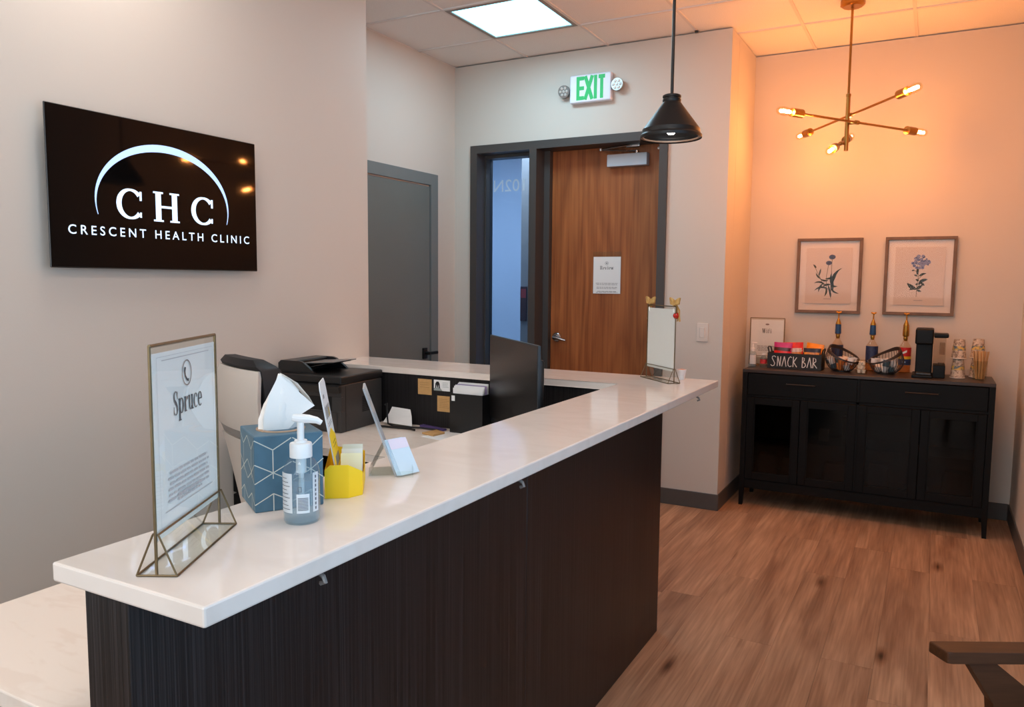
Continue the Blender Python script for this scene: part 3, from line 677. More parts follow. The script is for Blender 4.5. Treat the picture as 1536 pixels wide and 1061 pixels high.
def build_signs():
    L, H = .243, .333
    t, p = sign_holder('sign_holder', 'tall gold framed sign headed Spruce near the counter end', (3.0885, -4.2245, CT), math.atan2(.213, -.1165), L, H, False)
    Y = -.0019
    b = M(); serif_word(b, 'Spruce', -.052, .056, .222, .036, Y, [.85, 1.0, .75, .95, .8, .85], .08); b.make('heading', mat('heading_ink', (92, 90, 90), .7), p, 0)
    b = M(); b.ring(0, .282, .0165, .0195, .002, Y); b.make('emblem_ring', mat('ring_ink', (146, 128, 120), .7), p, 0)
    b = M(); b.ribbon([(-.006, .291), (-.008, .284), (-.006, .277), (.0, .271), (.006, .27)], [.005, .0035, .003, .0035, .005], Y)
    b.make('phone_emblem', INK, p, 0)
    b = M()
    b.rect(-.088, .088, .3085, .3098, Y); b.rect(-.09, .09, .0835, .0848, Y)
    for q in ((-.1045, -.104, .066, .315), (.104, .1045, .066, .315), (-.104, .104, .3145, .315)): b.rect(*q, Y)
    b.dashes(-.083, .083, [.139-.0082*i for i in range(6)], .0034, Y, random.Random(8))
    b.dashes(-.05, .05, [.1, .0925], .0034, Y, random.Random(9)); b.make('print', mat('print_ink', (176, 174, 174), .7), p, 0, 'stuff')
    # back of the second sign
    t, p = sign_holder('sign_holder', 'sign holder with ribbon bows turned away at the far counter end', (3.066, -1.752, CT), math.atan2(-.69, .72), .25, .327, True)
    rib = mat('gold_ribbon', (206, 164, 96), .45, .2, noise=.15, nscale=60)
    for k, sx in enumerate((-1, 1)):
        b = M(); x, z = sx*.108, .330
        for a in (-1, 1):
            n = 14; rs = []
            for i in range(n+1):
                q = 2*math.pi*i/n; out = .5*(1-math.cos(q)); px = a*.036*out; py = .004+.011*math.sin(q); hw = .0035+.0105*out**.8
                lift = .42*abs(px); rs.append([(x+px+.3*hw*-a, py, z+.006+lift-hw), (x+px-.3*hw*-a, py, z+.006+lift+hw)])
            b.rings(rs, False, False)
            tail = [(x+a*.002+sx*.004, .008, z), (x+a*.010+sx*.018, .010, z-.022), (x+a*.006+sx*.022, .010, z-.046), (x+a*.010+sx*.026, .009, z-.068)]
            b.rings([[(px-.007, py, pz), (px+.007, py, pz+.004)] for px, py, pz in tail], False, False)
        b.lathe([(.0, -.007), (.006, -.004), (.006, .004), (0, .007)], (x, .0, z+.004), 8)
        b.make('ribbon_bow', rib, t, 40)
        M().tube([(x, -.0022, z-.012), (x+.002, -.0024, z-.03)], .0028, 6).make('clip', mat('clip_gloss', (240, 238, 230), .15), t)
    M().lathe([(0, -.014), (.007, -.0125), (.0125, -.006), (.0145, 0), (.0125, .006), (.007, .0125), (0, .014)], (.119, .006, .288), 16).make('bauble', mat('red_bauble', (176, 22, 18), .15), t)
    o = M(); o.at((0, 0, 0)); o.rings([[(.017*math.cos(a)*q, .017*math.sin(a)*q, z) for a in [i*math.pi/9 for i in range(18)]] for q, z in ((.8, 0), (1.1, .03), (1.3, .045), (1.2, .0455), (.75, .003))], True)
    c = o.make('tape_roll', mat('white_card', (226, 222, 220), .5)); tag(c, 'small white paper tub behind the far sign holder', 'tub', None, (3.142, -1.68, CT))
    M().lathe([(0, .036), (.019, .036), (.021, .044), (.0, .048)], n=16).make('lid', mat('peach_lid', (222, 150, 112), .5), c)
    c.name = 'paper_tub'
build_signs()

# ------------------------------------------------------------------ small things on the counter
def build_counter_things():
    # tissue box
    rz = math.atan2(.108, .067); w = .0635
    c = Vector((3.0695, -3.988, CT)) + Vector((-math.sin(rz), math.cos(rz), 0))*w
    t = thing('tissue_box', 'blue cube tissue box with gold line pattern behind the sanitizer', 'tissue box', c, rz)
    H = .142
    bl = mat('box_blue', (70, 104, 122), .5, noise=.12, nscale=25)
    b = M().box(-w, w, -w, w, 0, H, .0015, 1); b.make('box', bl, t, 0)
    ln = M(); ws = .0018
    def line(a, b2, y): ln.ribbon([a, b2], ws, y)
    def face():
        Y = -w-.0006; h = H/1.0
        for cx in (-.030, .040):
            line((cx, 0), (cx, .033), Y); line((cx, .033+.028), (cx, H-.028), Y)
            for zc in (.033, .072, H-.027):
                for sx in (-1, 1):
                    if zc == .072:
                        for dz in (-.018, .018): line((cx, zc), (max(-w, min(w, cx+sx*.034)), zc+dz), Y)
                    else: line((cx, zc), (max(-w, min(w, cx+sx*.034)), zc+(-.018 if zc < .07 else .02)), Y)
    face(); ln.b.transform(Matrix.Rotation(R(-90), 4, 'Z')); face()
    ln.make('line_pattern', mat('pattern_gold', (206, 208, 196), .4), t, 0, 'stuff')
    # oval opening lip and tissue
    M().lathe([(.046, H), (.046, H+.0012), (.036, H+.0014), (.036, H)], n=24, cap=False).make('opening_film', mat('kraft_rim', (170, 140, 112), .6), t)
    ti = M(); rn = random.Random(4); rings = []
    n = 22
    prof = [(0, .036, .010, 0, 0), (.022, .036, .014, .0, 0), (.05, .034, .015, .006, 0), (.075, .026, .013, .012, 0), (.095, .013, .010, .010, 0), (.108, .003, .003, .004, 0)]
    for z, rx, ry, ox, oy in prof:
        rings.append([(ox-.004+rx*math.cos(2*math.pi*i/n)*(1+.10*math.sin(5*2*math.pi*i/n+z*30)), oy+ry*math.sin(2*math.pi*i/n)*(1+.4*math.sin(4*2*math.pi*i/n+z*40)), H+z-.002) for i in range(n)])
    ti.rings(rings, True)
    # flap folding out to the right
    ti.rings([[(.004, -.012, H+.106), (.0, .004, H+.108)], [(.03, -.016, H+.088), (.026, .006, H+.086)], [(.052, -.014, H+.060), (.048, .008, H+.058)], [(.064, -.008, H+.040), (.060, .010, H+.041)]], False, False)
    ti.rings([[(-.004, -.011, H+.106), (.064, -.009, H+.041)], [(-.024, -.018, H+.07), (.036, -.018, H+.028)], [(-.034, -.016, H+.03), (.02, -.017, H+.01)], [(-.036, -.012, H), (.012, -.014, H)]], False, False)
    o = ti.make('tissue', mat('tissue_white', (244, 240, 234), .85), t, 60)
    # hand sanitizer
    t = thing('hand_sanitizer', 'clear pump bottle of hand sanitizer in front of the tissue box', 'bottle', (3.139, -4.030, CT), R(42))
    pr = [(.0, .0), (.029, .0), (.0315, .004), (.0318, .02), (.0318, .088), (.030, .098), (.024, .110), (.015, .117), (.0145, .124)]
    M().lathe(pr, n=32, cap=False).make('bottle', clear('bottle_clear', (232, 240, 244), .03, 1.45, .04), t)
    M().lathe([(0, .003), (.0285, .003), (.0302, .007), (.0302, .078), (0, .0785)], n=32).make('gel', clear('gel_clear', (232, 240, 244), .02, 1.3, .16), t)
    cp = M().lathe([(.0, .116), (.0195, .116), (.0195, .139), (.0185, .141), (.011, .142), (.011, .146), (0, .146)], n=28); cp.make('cap', WHITEPL, t)
    pm = M(); pm.cyl((0, 0, .02), (0, 0, .118), .005, n=10); pm.cyl((0, 0, .146), (0, 0, .178), .0062, n=12)
    pm.lathe([(.0, .088), (.009, .088), (.009, .117)], n=14)
    pm.tube([(-.014, 0, .186), (.0, 0, .184), (.014, 0, .183), (.028, 0, .180), (.036, 0, .175)], [.006, .0085, .0075, .006, .0045], 10)
    pm.make('pump', WHITEPL, t)
    lb = M(); r = .0322
    def wrap(a0, a1, z0, z1, rr=r):
        n = max(2, int(abs(a1-a0)/10)); lb.rings([[(rr*math.cos(R(a0+(a1-a0)*i/n)), rr*math.sin(R(a0+(a1-a0)*i/n)), z) for i in range(n+1)] for z in (z0, z1)], False, False)
    wrap(-178, -118, .022, .092); wrap(-104, -64, .022, .056); wrap(-52, -28, .022, .092)
    lb.make('label', mat('label_white', (232, 236, 238), .5, alpha=.8), t)
    lb = M()
    for k in range(9): wrap(-174, -126-(k % 3)*6, .028+.0068*k, .0292+.0068*k, r+.0003)
    for k in range(9): wrap(-100, -68, .027+.0026*k, .0285+.0026*k, r+.0003)
    for k in range(8): wrap(-44, -38, .026+.008*k, .031+.008*k, r+.0003)
    wrap(-100, -88, .060, .061, r+.0003); wrap(-100, -88, .068, .069, r+.0003); wrap(-100, -98.5, .06, .069, r+.0003); wrap(-89.5, -88, .06, .069, r+.0003)
    lb.make('label_print', mat('label_ink', (96, 100, 108), .6), t, 32, 'stuff')
    # yellow leaflet box: local x right, local y away
    yel = mat('box_yellow', (250, 206, 8), .5)
    rz = math.atan2(.6, .8)
    t = thing('leaflet_box', 'yellow cardboard leaflet box with tall header card beside the tissue box', 'leaflet box', (3.0795, -3.905, CT), rz)
    b = M()
    # front wall with cut corners, right side low, left side, back, floor
    fr = [(0, 0), (.046, 0), (.046, .066), (.010, .066), (.0, .056)]
    b.prism(fr, 0, .0015)
    b.b.faces.ensure_lookup_table()
    def wall4(p): 
        a = [b.v(q) for q in p]; b.f(a)
    wall4([(.046, 0, 0), (.072, .022, 0), (.072, .022, .048), (.046, 0, .066)])
    wall4([(.072, .022, 0), (.072, .15, 0), (.072, .15, .062), (.072, .10, .036), (.072, .06, .034), (.072, .022, .048)])
    wall4([(0, 0, 0), (0, .15, 0), (0, .15, .075), (0, .0, .056)])
    wall4([(0, .15, 0), (.072, .15, 0), (.072, .15, .062), (0, .15, .075)])
    wall4([(0, 0, .001), (.046, 0, .001), (.072, .022, .001), (.072, .15, .001), (0, .15, .001)])
    b.make('tray', yel, t, None)
    # header: stands along the left side, leaning outward
    hd = M(); hw = .105; lean = .10
    X = Matrix(((0, -1, 0, .024), (1, 0, 0, .030), (0, 0, 1, .02), (0, 0, 0, 1)))  # local front (-y) turned to face +x
    hd.x = X @ Matrix.Rotation(R(-10), 4, 'X')
    X2 = hd.x.copy()
    hd.prism([(0, .02), (hw, .02), (hw, .197), (hw-.012, .207), (.012, .207), (0, .195)], -.001, .001)
    ho = hd.make('header_card', mat('header_white', (226, 226, 224), .5), t, 0)
    q = M(); q.x = X2; q.plate([(0, .02), (hw, .02), (hw, .085), (.05, .108), (0, .10)], -.0014); q.disc(.07, .138, .014, .010, -.0014); q.make('yellow_band', yel, ho, 0)
    q = M(); q.x = X2; rn = random.Random(6)
    q.plate([(.03, .03), (.10, .03), (.10, .05), (.03, .05)], -.0017); q.rect(.02, .04, .172, .18, -.0015)
    for k in range(4): q.rect(.018+.02*k, .03+.02*k, .13, .155, -.0015)
    q.dashes(.02, .09, [.12, .115], .002, -.0015, rn); q.make('header_print', mat('header_ink', (140, 142, 140), .6), ho, 0, 'stuff')
    q = M(); q.x = X2; q.dashes(.03, .09, [.078, .07], .002, -.0017, rn); q.make('band_print', mat('band_ink', (96, 84, 30), .6), ho, 0, 'stuff')
    for k, y in enumerate((.045, .07, .095)):
        cc = M().at((.037, y, .002), rx=R(-14)); cc.box(-.010, .032, -.001, .001, 0, .076+.004*k); cc.make('leaflet', [mat('leaflet_cream', (238, 232, 190), .6), mat('leaflet_white', (232, 232, 222), .6), mat('leaflet_pale', (222, 222, 206), .6)][k], t, 0)
    # acrylic card stand
    rz = math.atan2(.62, .785)
    t = thing('card_stand', 'clear slanted acrylic stand with pale blue cards behind the yellow box', 'card stand', (3.084, -3.705, CT), rz)
    a = M()
    # side profile (x right, z up): back plate leans left
    prof = [(.012, .0), (.016, .0), (-.052, .195), (-.056, .194)]
    a.prism(prof, .0, .10); a.make('back_plate', clear('acrylic_edge', (226, 230, 232), .08, 1.5, .35), t, 0)
    s2 = M(); s2.prism([(-.045, 0), (-.043, 0), (-.012, .06), (-.0135, .061)], .01, .09); s2.box(-.045, .016, .01, .09, 0, .0015); s2.make('support', CLEAR, t, 0)
    pk = M(); pk.box(.016, .05, -.012, -.0104, 0, .014); pk.box(.05, .0515, -.012, .058, 0, .020); pk.make('pocket', CLEAR, t, 0)
    for k in range(4):
        cd = M(); cd.x = Matrix.Translation(((.046-.003*k), .012, .003)) @ Matrix.Rotation(R(38), 4, 'Z') @ Matrix.Rotation(R(-34), 4, 'X')
        cd.box(-.026, .026, -.0005, .0005, 0, .086)
        o = cd.make('card', mat('card_blue', (206, 226, 238), .5), t, 0)
        if k == 0:
            q = M(); q.x = Matrix.Translation((.046, .012, .003)) @ Matrix.Rotation(R(38), 4, 'Z') @ Matrix.Rotation(R(-34), 4, 'X')
            q.rect(-.026, .026, .062, .086, -.0008); q.make('card_header', mat('card_lilac', (226, 218, 232), .5), o, 0)
build_counter_things()

# ------------------------------------------------------------------ work area
DT = .7905
def loft_arc(mb, levels, th):
    """shell of arched sections: each level = (z, half width, y, bow)"""
    rs = []
    for z, w, y, bow in levels:
        out = [(w*u, y+bow*u*u, z) for u in [-1+2*i/10 for i in range(11)]]
        inn = [(w*.96*u, y+th+bow*u*u*.9, z) for u in [1-2*i/10 for i in range(11)]]
        rs.append(out+inn)
    return mb.rings(rs, True)
def build_work_area():
    # printer
    t = thing('printer', 'black multifunction laser printer on the lower worktop', 'printer', (1.532, -2.160, DT), R(5.0))
    w, d = .195, .17
    b = M()
    b.box(-w, w, -d+.02, d, 0, .222, .004, 2); b.box(-w, w, -d, -d+.03, 0, .10, .004); b.box(-w, w, -d, -d+.03, .165, .222, .004)
    b.box(-w, -w+.05, -d, -d+.03, .1, .165); b.box(w-.05, w, -d, -d+.03, .1, .165)
    b.make('body', GREYPL, t, 0)
    M().box(-w+.05, w-.05, -d+.004, -d+.025, .10, .165).make('output_slot', mat('slot_black', (8, 8, 8), .6), t, 0)
    M().box(-w+.02, w-.02, -d-.004, -d, .01, .092, .002).make('paper_drawer', GREYPL, t, 0)
    ld = M().box(-w-.004, w+.004, -d-.006, d+.004, .2235, .262, .008, 3).make('scanner_lid', BLACKPL, t)
    pn = M().at((0, -d-.004, .205), rx=R(22)); pn.box(-w, w, -.012, .01, -.018, .018, .003); pn.make('control_panel', BLACKPL, t)
    a = M(); prof = [(-.196, .2625), (-.03, .2625), (.02, .2625), (-.05, .312), (-.07, .318), (-.18, .318), (-.196, .305)]
    a.prism(prof, -.13, -.115); a.prism(prof, .125, .14)
    a.prism([(-.196, .2625), (-.10, .2625), (-.10, .312), (-.105, .318), (-.18, .318), (-.196, .305)], -.115, .125)
    a.make('document_feeder', BLACKPL, t, 0)
    f = M(); f.x = Matrix.Translation((-.098, 0, .272)) @ Matrix.Rotation(R(-12), 4, 'Y'); f.box(0, .15, -.11, .12, 0, .004, .001, 1)
    f.make('feeder_tray', BLACKPL, t, 0)
    f = M(); f.x = Matrix.Translation((-.096, 0, .300)) @ Matrix.Rotation(R(-4), 4, 'Y'); f.box(0, .19, -.085, .10, 0, .004, .001, 1)
    f.make('paper_support', mat('tray_grey', (104, 102, 100), .4), t, 0)
    v = M()
    for i in range(8):
        for j in range(9): v.box(w-.0005, w+.0006, -.0+.0095*i, .0072+.0095*i, .075+.0085*j, .0815+.0085*j)
    v.make('vent_grille', mat('vent_black', (10, 10, 10), .6), t, 0, 'stuff')
    M().box(w-.0005, w+.001, -d+.035, -d+.037, .0, .215).make('side_seam', mat('vent_black'), t, 0)
    # office chair
    t = thing('office_chair', 'white shelled office chair with black cushions drawn up behind the counter', 'chair', (1.855, -2.79, 0), R(-21))
    CY = -.20
    wh = mat('chair_white', (206, 196, 186), .45); blk = mat('chair_black', (15, 15, 19), .55, bump=.2, nscale=200)
    loft_arc(M(), [(.925, .20, CY+.0, .022), (.95, .215, CY-.006, .022), (1.05, .215, CY-.012, .022), (1.13, .205, CY-.004, .022), (1.16, .19, CY+.006, .02)], .018).make('back_shell', wh, t, 50)
    loft_arc(M(), [(.893, .185, CY+.012, .02), (.923, .198, CY+.002, .022)], .018).make('grey_band', mat('chair_grey', (136, 132, 128), .4), t, 50)
    loft_arc(M(), [(.56, .05, CY+.05, .005), (.64, .085, CY+.04, .01), (.75, .14, CY+.03, .015), (.89, .185, CY+.008, .02)], .018).make('lower_shell', wh, t, 50)
    c = M()
    lv = [(.93, .185, CY+.025, .02), (1.0, .212, CY+.02, .022), (1.1, .212, CY+.016, .022), (1.160, .195, CY+.016, .02), (1.175, .18, CY+.004, .02), (1.198, .14, CY+.014, .014)]
    rs = []
    for (z, ww, y, bow), th in zip(lv, (.05, .09, .10, .09, .09, .05)):
        out = [(ww*u, y+bow*u*u, z) for u in [-1+2*i/10 for i in range(11)]]; inn = [(ww*.97*u, y+th+bow*u*u*.3, z) for u in [1-2*i/10 for i in range(11)]]
        rs.append(out+inn)
    c.rings(rs, True); c.make('headrest_cushion', blk, t, 50)
    loft_arc(M(), [(.60, .07, CY+.07, .01), (.72, .13, CY+.055, .03), (.9, .185, CY+.035, .04)], .05).make('back_cushion', blk, t, 50)
    M().box(-.23, .23, -.16, .27, .44, .52, .03, 3).make('seat', blk, t)
    M().box(-.05, .05, -.175, -.06, .435, .60, .01).make('back_bracket', BLACKPL, t)
    M().cyl((0, 0.03, .12), (0, .03, .44), .028).make('gas_column', BLACKM, t)
    lg = M().tube([(0, .03, .12), (0, .27, .075)], [.028, .018], 8); l0 = lg.make('leg', BLACKPL, t)
    cs = M().cyl((-.022, .27, .028), (.022, .27, .028), .028, n=14); c0 = cs.make('caster', BLACKPL, l0)
    for k in range(1, 5):
        o = l0.copy(); COL.objects.link(o); o.parent = t; q = c0.copy(); COL.objects.link(q); q.parent = o
        o.matrix_local = Matrix.Translation((0, .03, 0)) @ Matrix.Rotation(R(72*k), 4, 'Z') @ Matrix.Translation((0, -.03, 0))
    # monitor
    t = thing('monitor', 'dark computer monitor angled into the corner of the desk', 'monitor', (2.573, -2.208, DT), R(-43))
    z0, z1, hw = .085, .462, .312
    M().box(-hw, hw, 0, .014, z0, z1, .003).make('casing', mat('monitor_case', (36, 40, 44), .4), t, 0)
    M().box(-hw+.05, hw-.05, .014, .05, z0+.06, z1-.06, .012, 2).make('rear_bulge', BLACKPL, t)
    M().box(-hw+.004, hw-.004, -.001, .0, z0+.004, z1-.004).make('screen', mat('monitor_screen', (16, 14, 14), .32, spec=.55), t, 0)
    s = M(); s.box(-.03, .03, .05, .065, .012, z0+.25, .004); s.make('stand', BLACKPL, t, 0)
    M().box(-.13, .13, -.06, .09, 0, .012, .004).make('foot', BLACKPL, t, 0)
    # document box with papers
    t = thing('document_box', 'black desktop file box holding papers beside the monitor', 'file box', (2.243, -1.992, DT))
    b = M(); b.box(-.088, .088, -.045, -.041, 0, .185); b.box(-.088, .088, .030, .034, 0, .20); b.box(-.088, -.084, -.041, .030, 0, .185); b.box(.084, .088, -.041, .03, 0, .185); b.box(-.084, .084, -.041, .03, 0, .004)
    b.make('box', BLACKPL, t, 0)
    M().rect(-.078, -.060, .150, .175, -.0455).make('label', PAPER, t, 0)
    rn = random.Random(2)
    for k in range(7):
        p = M().at((2.243+rn.uniform(-.003, .003), -2.025+.009*k, DT+.0045)); hh = .205+.0035*k
        p.box(-.08, .08, -.001, .001, 0, hh)
        tag(p.make('paper_sheet', PAPER if k != 4 else mat('lilac_paper', (150, 132, 170), .6), None, 0), ['white sheet at the very front of the black file box', 'second white sheet from the front in the black file box', 'third white sheet from the front in the black file box', 'white sheet just in front of the lilac one in the file box', 'lilac sheet filed among the papers in the black desktop box', 'white sheet just behind the lilac one in the file box', 'white sheet at the very back of the black file box'][k], 'paper', 'papers in the desktop file box')
    # notes on the inner panel
    kraft = mat('kraft_card', (196, 152, 96), .7, noise=.06, nscale=60)
    inkb = mat('kraft_ink', (158, 116, 68), .7)
    for k, (x0, x1, z0, z1) in enumerate(((1.918, 1.998, .943, 1.018), (2.031, 2.111, .868, .944))):
        t = thing('kraft_note', ['square kraft note on the dark panel nearest the printer', 'square kraft note on the dark panel under the white card'][k], 'note', ((x0+x1)/2, -1.9548, z0), 0, 'kraft notes stuck inside the counter')
        M().box(-.04, .04, -.0014, 0, 0, .076).make('card', kraft, t, 0)
        b = M(); b.dashes(-.028, .028, [.058, .048, .036] if k == 0 else [.060, .052, .044, .036, .028, .02], .002, -.0018, random.Random(k), 'l'); b.make('print', inkb, t, 0, 'stuff')
    t = thing('badge_card', 'white card with a small black figure on the dark panel', 'card', (2.057, -1.9548, .968))
    M().box(-.046, .046, -.0012, 0, 0, .052).make('card', PAPER, t, 0)
    b = M(); b.plate([(-.038, .012), (-.032, .012), (-.030, .03), (-.026, .014), (-.022, .014), (-.019, .03), (-.017, .012), (-.010, .012), (-.012, .034), (-.018, .044), (-.030, .044), (-.037, .034)], -.0016); b.make('figure', mat('ink_black', (20, 18, 18), .6), t, 0)
    b = M(); b.plate([(-.046, .0), (.004, .0), (-.012, .016), (-.046, .012)], -.0014); b.dashes(.004, .04, [.04, .033, .026, .019], .002, -.0014, random.Random(3), 'l'); b.make('print', mat('grey_print', (150, 156, 152), .6), t, 0, 'stuff')
    # flat things on the worktop
    o = M().prismz([(2.069, -2.137), (2.148, -2.162), (2.158, -2.084), (2.09, -2.05)], DT+.0016, DT+.009).make('note_pad', kraft, None, 0); tag(o, 'kraft note pad lying on the lower worktop', 'note pad')
    o = M().prismz([(2.10, -2.19), (2.26, -2.225), (2.30, -2.06), (2.14, -2.02)], DT+.0002, DT+.0012).make('paper_sheet', PAPER, None, 0); tag(o, 'white sheet lying under the kraft note pad', 'paper')
    o = M().prismz([(1.955, -1.995), (2.115, -2.03), (2.118, -2.008), (1.955, -1.965)], DT+.0002, DT+.009).make('folder', mat('purple_card', (74, 58, 110), .5), None, 0); tag(o, 'purple folder lying below the kraft notes', 'folder')
    b = M(); b.rings([[(1.765, -2.035, DT+.012), (1.935, -2.03, DT+.006)], [(1.765, -1.985, DT+.05), (1.90, -1.985, DT+.045)], [(1.765, -1.962, DT+.078), (1.876, -1.962, DT+.073)]], False, False)
    o = b.make('paper_sheet', PAPER, None, None); tag(o, 'printed white sheet leaning on the dark panel behind the printer', 'paper')
    sm = o.modifiers.new('thickness', 'SOLIDIFY'); sm.thickness = .0008
    cb = M(); cb.tube([(1.782, -2.04, DT+.10), (1.80, -2.05, DT+.11), (1.806, -2.055, DT+.05), (1.815, -2.06, DT+.012), (1.86, -2.075, DT+.006), (1.93, -2.055, DT+.006), (2.0, -2.04, DT+.006), (2.10, -2.045, DT+.006)], .0042, 8)
    tag(cb.make('power_cable', BLACKPL), 'black cable looping down behind the printer', 'cable')
    cb = M(); cb.tube([(1.785, -2.10, DT+.006), (1.84, -2.10, DT+.006), (1.90, -2.09, DT+.006), (1.965, -2.085, DT+.006), (2.0, -2.10, DT+.006)], .005, 8)
    tag(cb.make('network_cable', BLACKPL), 'black cable lying flat on the worktop by the leaning sheets', 'cable')
build_work_area()

# ------------------------------------------------------------------ waiting chair
def build_waiting_chair():
    wd = mat('chair_walnut', (76, 45, 25), .5, spec=.25, noise=.18, nscale=8, stretch=(1, 12, 12))
    # local +x runs from the arm front to its back
    t = thing('waiting_chair', 'wooden armchair with flat arms beside the storefront window', 'chair', (4.165, -3.02, 0), math.atan2(.475, .88))
    for k, y in enumerate((0, -.56)):
        a = M()
        a.prismz([(.0, -.028+y), (-.012, .032+y), (.54, .032+y), (.54, -.028+y), (.014, -.028+y)], .622, .650, .004); a.make('arm', wd, t, 0)
        l = M(); l.prism([(.055, .6215), (.118, .6215), (.27, .50), (.27, .40), (.20, .385), (.165, .30), (.135, .0), (.10, .0), (.10, .30), (.112, .42), (.125, .47), (.12, .52)], -.018+y, .018+y); l.make('front_leg', wd, t, 0)
        l = M(); l.prism([(.46, .6215), (.50, .6215), (.56, .0), (.52, .0)], -.016+y, .016+y); l.make('rear_leg', wd, t, 0)
        M().box(.20, .52, -.012+y, .012+y, .36, .41, .003).make('side_rail', wd, t, 0)
    M().box(.10, .55, -.535, -.025, .40, .48, .02, 3).make('seat', mat('seat_fabric', (96, 92, 90), .8, bump=.2, nscale=300), t)
    b = M().at((.50, -.28, .46), ry=R(10)); b.box(0, .07, -.255, .255, 0, .40, .02, 3); b.make('backrest', mat('seat_fabric'), t)
build_waiting_chair()

# ------------------------------------------------------------------ snack cabinet
KX0, KX1, KY0, KY1, KZ = 3.010, 4.450, .225, .6225, .925
def build_cabinet():
    ox, oy = (KX0+KX1)/2, (KY0+KY1)/2
    t = thing('snack_cabinet', 'long black sideboard with two drawers and four glazed doors', 'cabinet', (ox, oy, 0))
    X = lambda v: v-ox
    F = KY0-oy; Bk = KY1-oy
    top = M().box(X(KX0), X(KX1), F, Bk, .903, .925, .002, 1); top.make('top', mat('black_top', (50, 40, 36), .38, noise=.08, nscale=5), t, 0)
    for x0, x1, dx in ((KX0, KX0+.032, .008), (KX1-.032, KX1, -.008)):
        for y0, y1 in ((F+.002, F+.034), (Bk-.034, Bk-.002)):
            l = M(); a0, a1 = X(x0), X(x1)
            l.rings([[(a0, y0, .9025), (a1, y0, .9025), (a1, y1, .9025), (a0, y1, .9025)], [(a0, y0, .13), (a1, y0, .13), (a1, y1, .13), (a0, y1, .13)],
                     [(a0+(.0 if dx > 0 else .009), y0+.003, 0), (a1-(.009 if dx > 0 else 0), y0+.003, 0), (a1-(.009 if dx > 0 else 0), y1-.003, 0), (a0+(.0 if dx > 0 else .009), y1-.003, 0)]], True)
            l.make('leg', BLACKP, t, 0)
    b = M(); x0, x1 = X(KX0)+.032, X(KX1)-.032; m = X(3.7205)
    b.box(x0, x1, Bk-.012, Bk-.004, .12, .9025)                                   # back
    b.box(x0, x1, F+.012, Bk-.012, .165, .185)                                      # bottom
    b.box(x0, x1, F+.02, Bk-.012, .735, .75)                                       # drawer floor
    b.box(m-.009, m+.009, F+.006, Bk-.012, .185, .9025)
    b.box(x0-.004, x0+.012, F+.034, Bk-.034, .165, .9025); b.box(x1-.012, x1+.004, F+.034, Bk-.034, .165, .9025)
    b.box(x0, x1, F+.006, F+.024, .120, .18)                                        # apron
    b.box(x0, x1, F+.006, F+.02, .742, .756)
    b.make('carcass', BLACKP, t, 0)
    for a, c in ((x0+.012, m-.009), (m+.009, x1-.012)): M().box(a, c, F+.05, Bk-.013, .44, .455).make('shelf', BLACKP, t, 0)
    pane = clear('smoked_glass', (150, 140, 134), .06, 1.4)
    for a, c in ((x0+.003, m-.007), (m+.007, x1-.003)):
        d = M().box(a, c, F+.003, F+.02, .757, .899, .002, 1).make('drawer', BLACKP, t, 0)
        cx = (a+c)/2
        M().tube([(cx-.088, F+.003, .842), (cx-.088, F-.018, .842), (cx+.088, F-.018, .842), (cx+.088, F+.003, .842)], .0048, 6).make('drawer_handle', BLACKM, d)
        for p, q in ((a, cx-.0015), (cx+.0015, c)):
            f = M(); z0, z1 = .186, .739; s_ = .046
            f.box(p, p+s_, F+.0, F+.02, z0, z1, .0015, 1); f.box(q-s_, q, F, F+.02, z0, z1, .0015, 1); f.box(p+s_, q-s_, F, F+.02, z1-s_, z1, .0015, 1); f.box(p+s_, q-s_, F, F+.02, z0, z0+s_, .0015, 1)
            for u in ((p+s_, p+s_+.006), (q-s_-.006, q-s_)): f.box(u[0], u[1], F+.006, F+.016, z0+s_, z1-s_)
            f.box(p+s_, q-s_, F+.004, F+.016, z0+s_, z0+s_+.005)
            o = f.make('cabinet_door', BLACKP, t, 0)
            M().box(p+s_, q-s_, F+.010, F+.013, z0+s_, z1-s_).make('glass_pane', pane, o, 0)
    # what stands behind the glass
    def pack(name, x, y, z, w, d, h, m, lab, soft=False):
        b = M()
        if soft:
            n = 16
            b.rings([[(w/2*q*math.copysign(abs(math.cos(a))**.5, math.cos(a)), d/2*q*math.copysign(abs(math.sin(a))**.5, math.sin(a)), zz*h) for a in [2*math.pi*i/n for i in range(n)]] for zz, q in ((0, .9), (.15, 1), (.8, .98), (.95, .8), (1, .82))], True)
        else: b.box(-w/2, w/2, -d/2, d/2, 0, h, .004, 1)
        tag(b.make(name, m, None, 40 if soft else 0), lab, 'packet' if soft else 'box', None, (x, y, z))
    cr = mat('pack_cream', (196, 180, 150), .7, noise=.2, nscale=30); wh = mat('pack_white', (214, 208, 200), .7, noise=.15, nscale=40); bl = mat('pack_blue', (60, 70, 110), .6, noise=.3, nscale=18); ol = mat('pack_olive', (120, 118, 88), .7, noise=.2, nscale=12)
    B0, S0 = .1855, .4555
    pack('snack_packet', 3.16, .40, B0, .13, .10, .15, wh, 'pale packet on the lower shelf behind the first cabinet door', True)
    pack('snack_packet', 3.30, .40, B0, .09, .09, .14, cr, 'cream packet beside the pale one behind the first cabinet door', True)
    pack('storage_box', 3.22, .42, S0, .24, .16, .22, ol, 'olive box on the upper shelf behind the first cabinet door')
    pack('snack_packet', 3.60, .38, B0, .16, .12, .14, wh, 'speckled packet low behind the second cabinet door', True)
    pack('carton', 3.655, .40, S0, .06, .06, .18, wh, 'narrow white carton high behind the second cabinet door')
    pack('carton', 3.51, .42, S0, .06, .05, .08, cr, 'little cream carton high behind the second cabinet door')
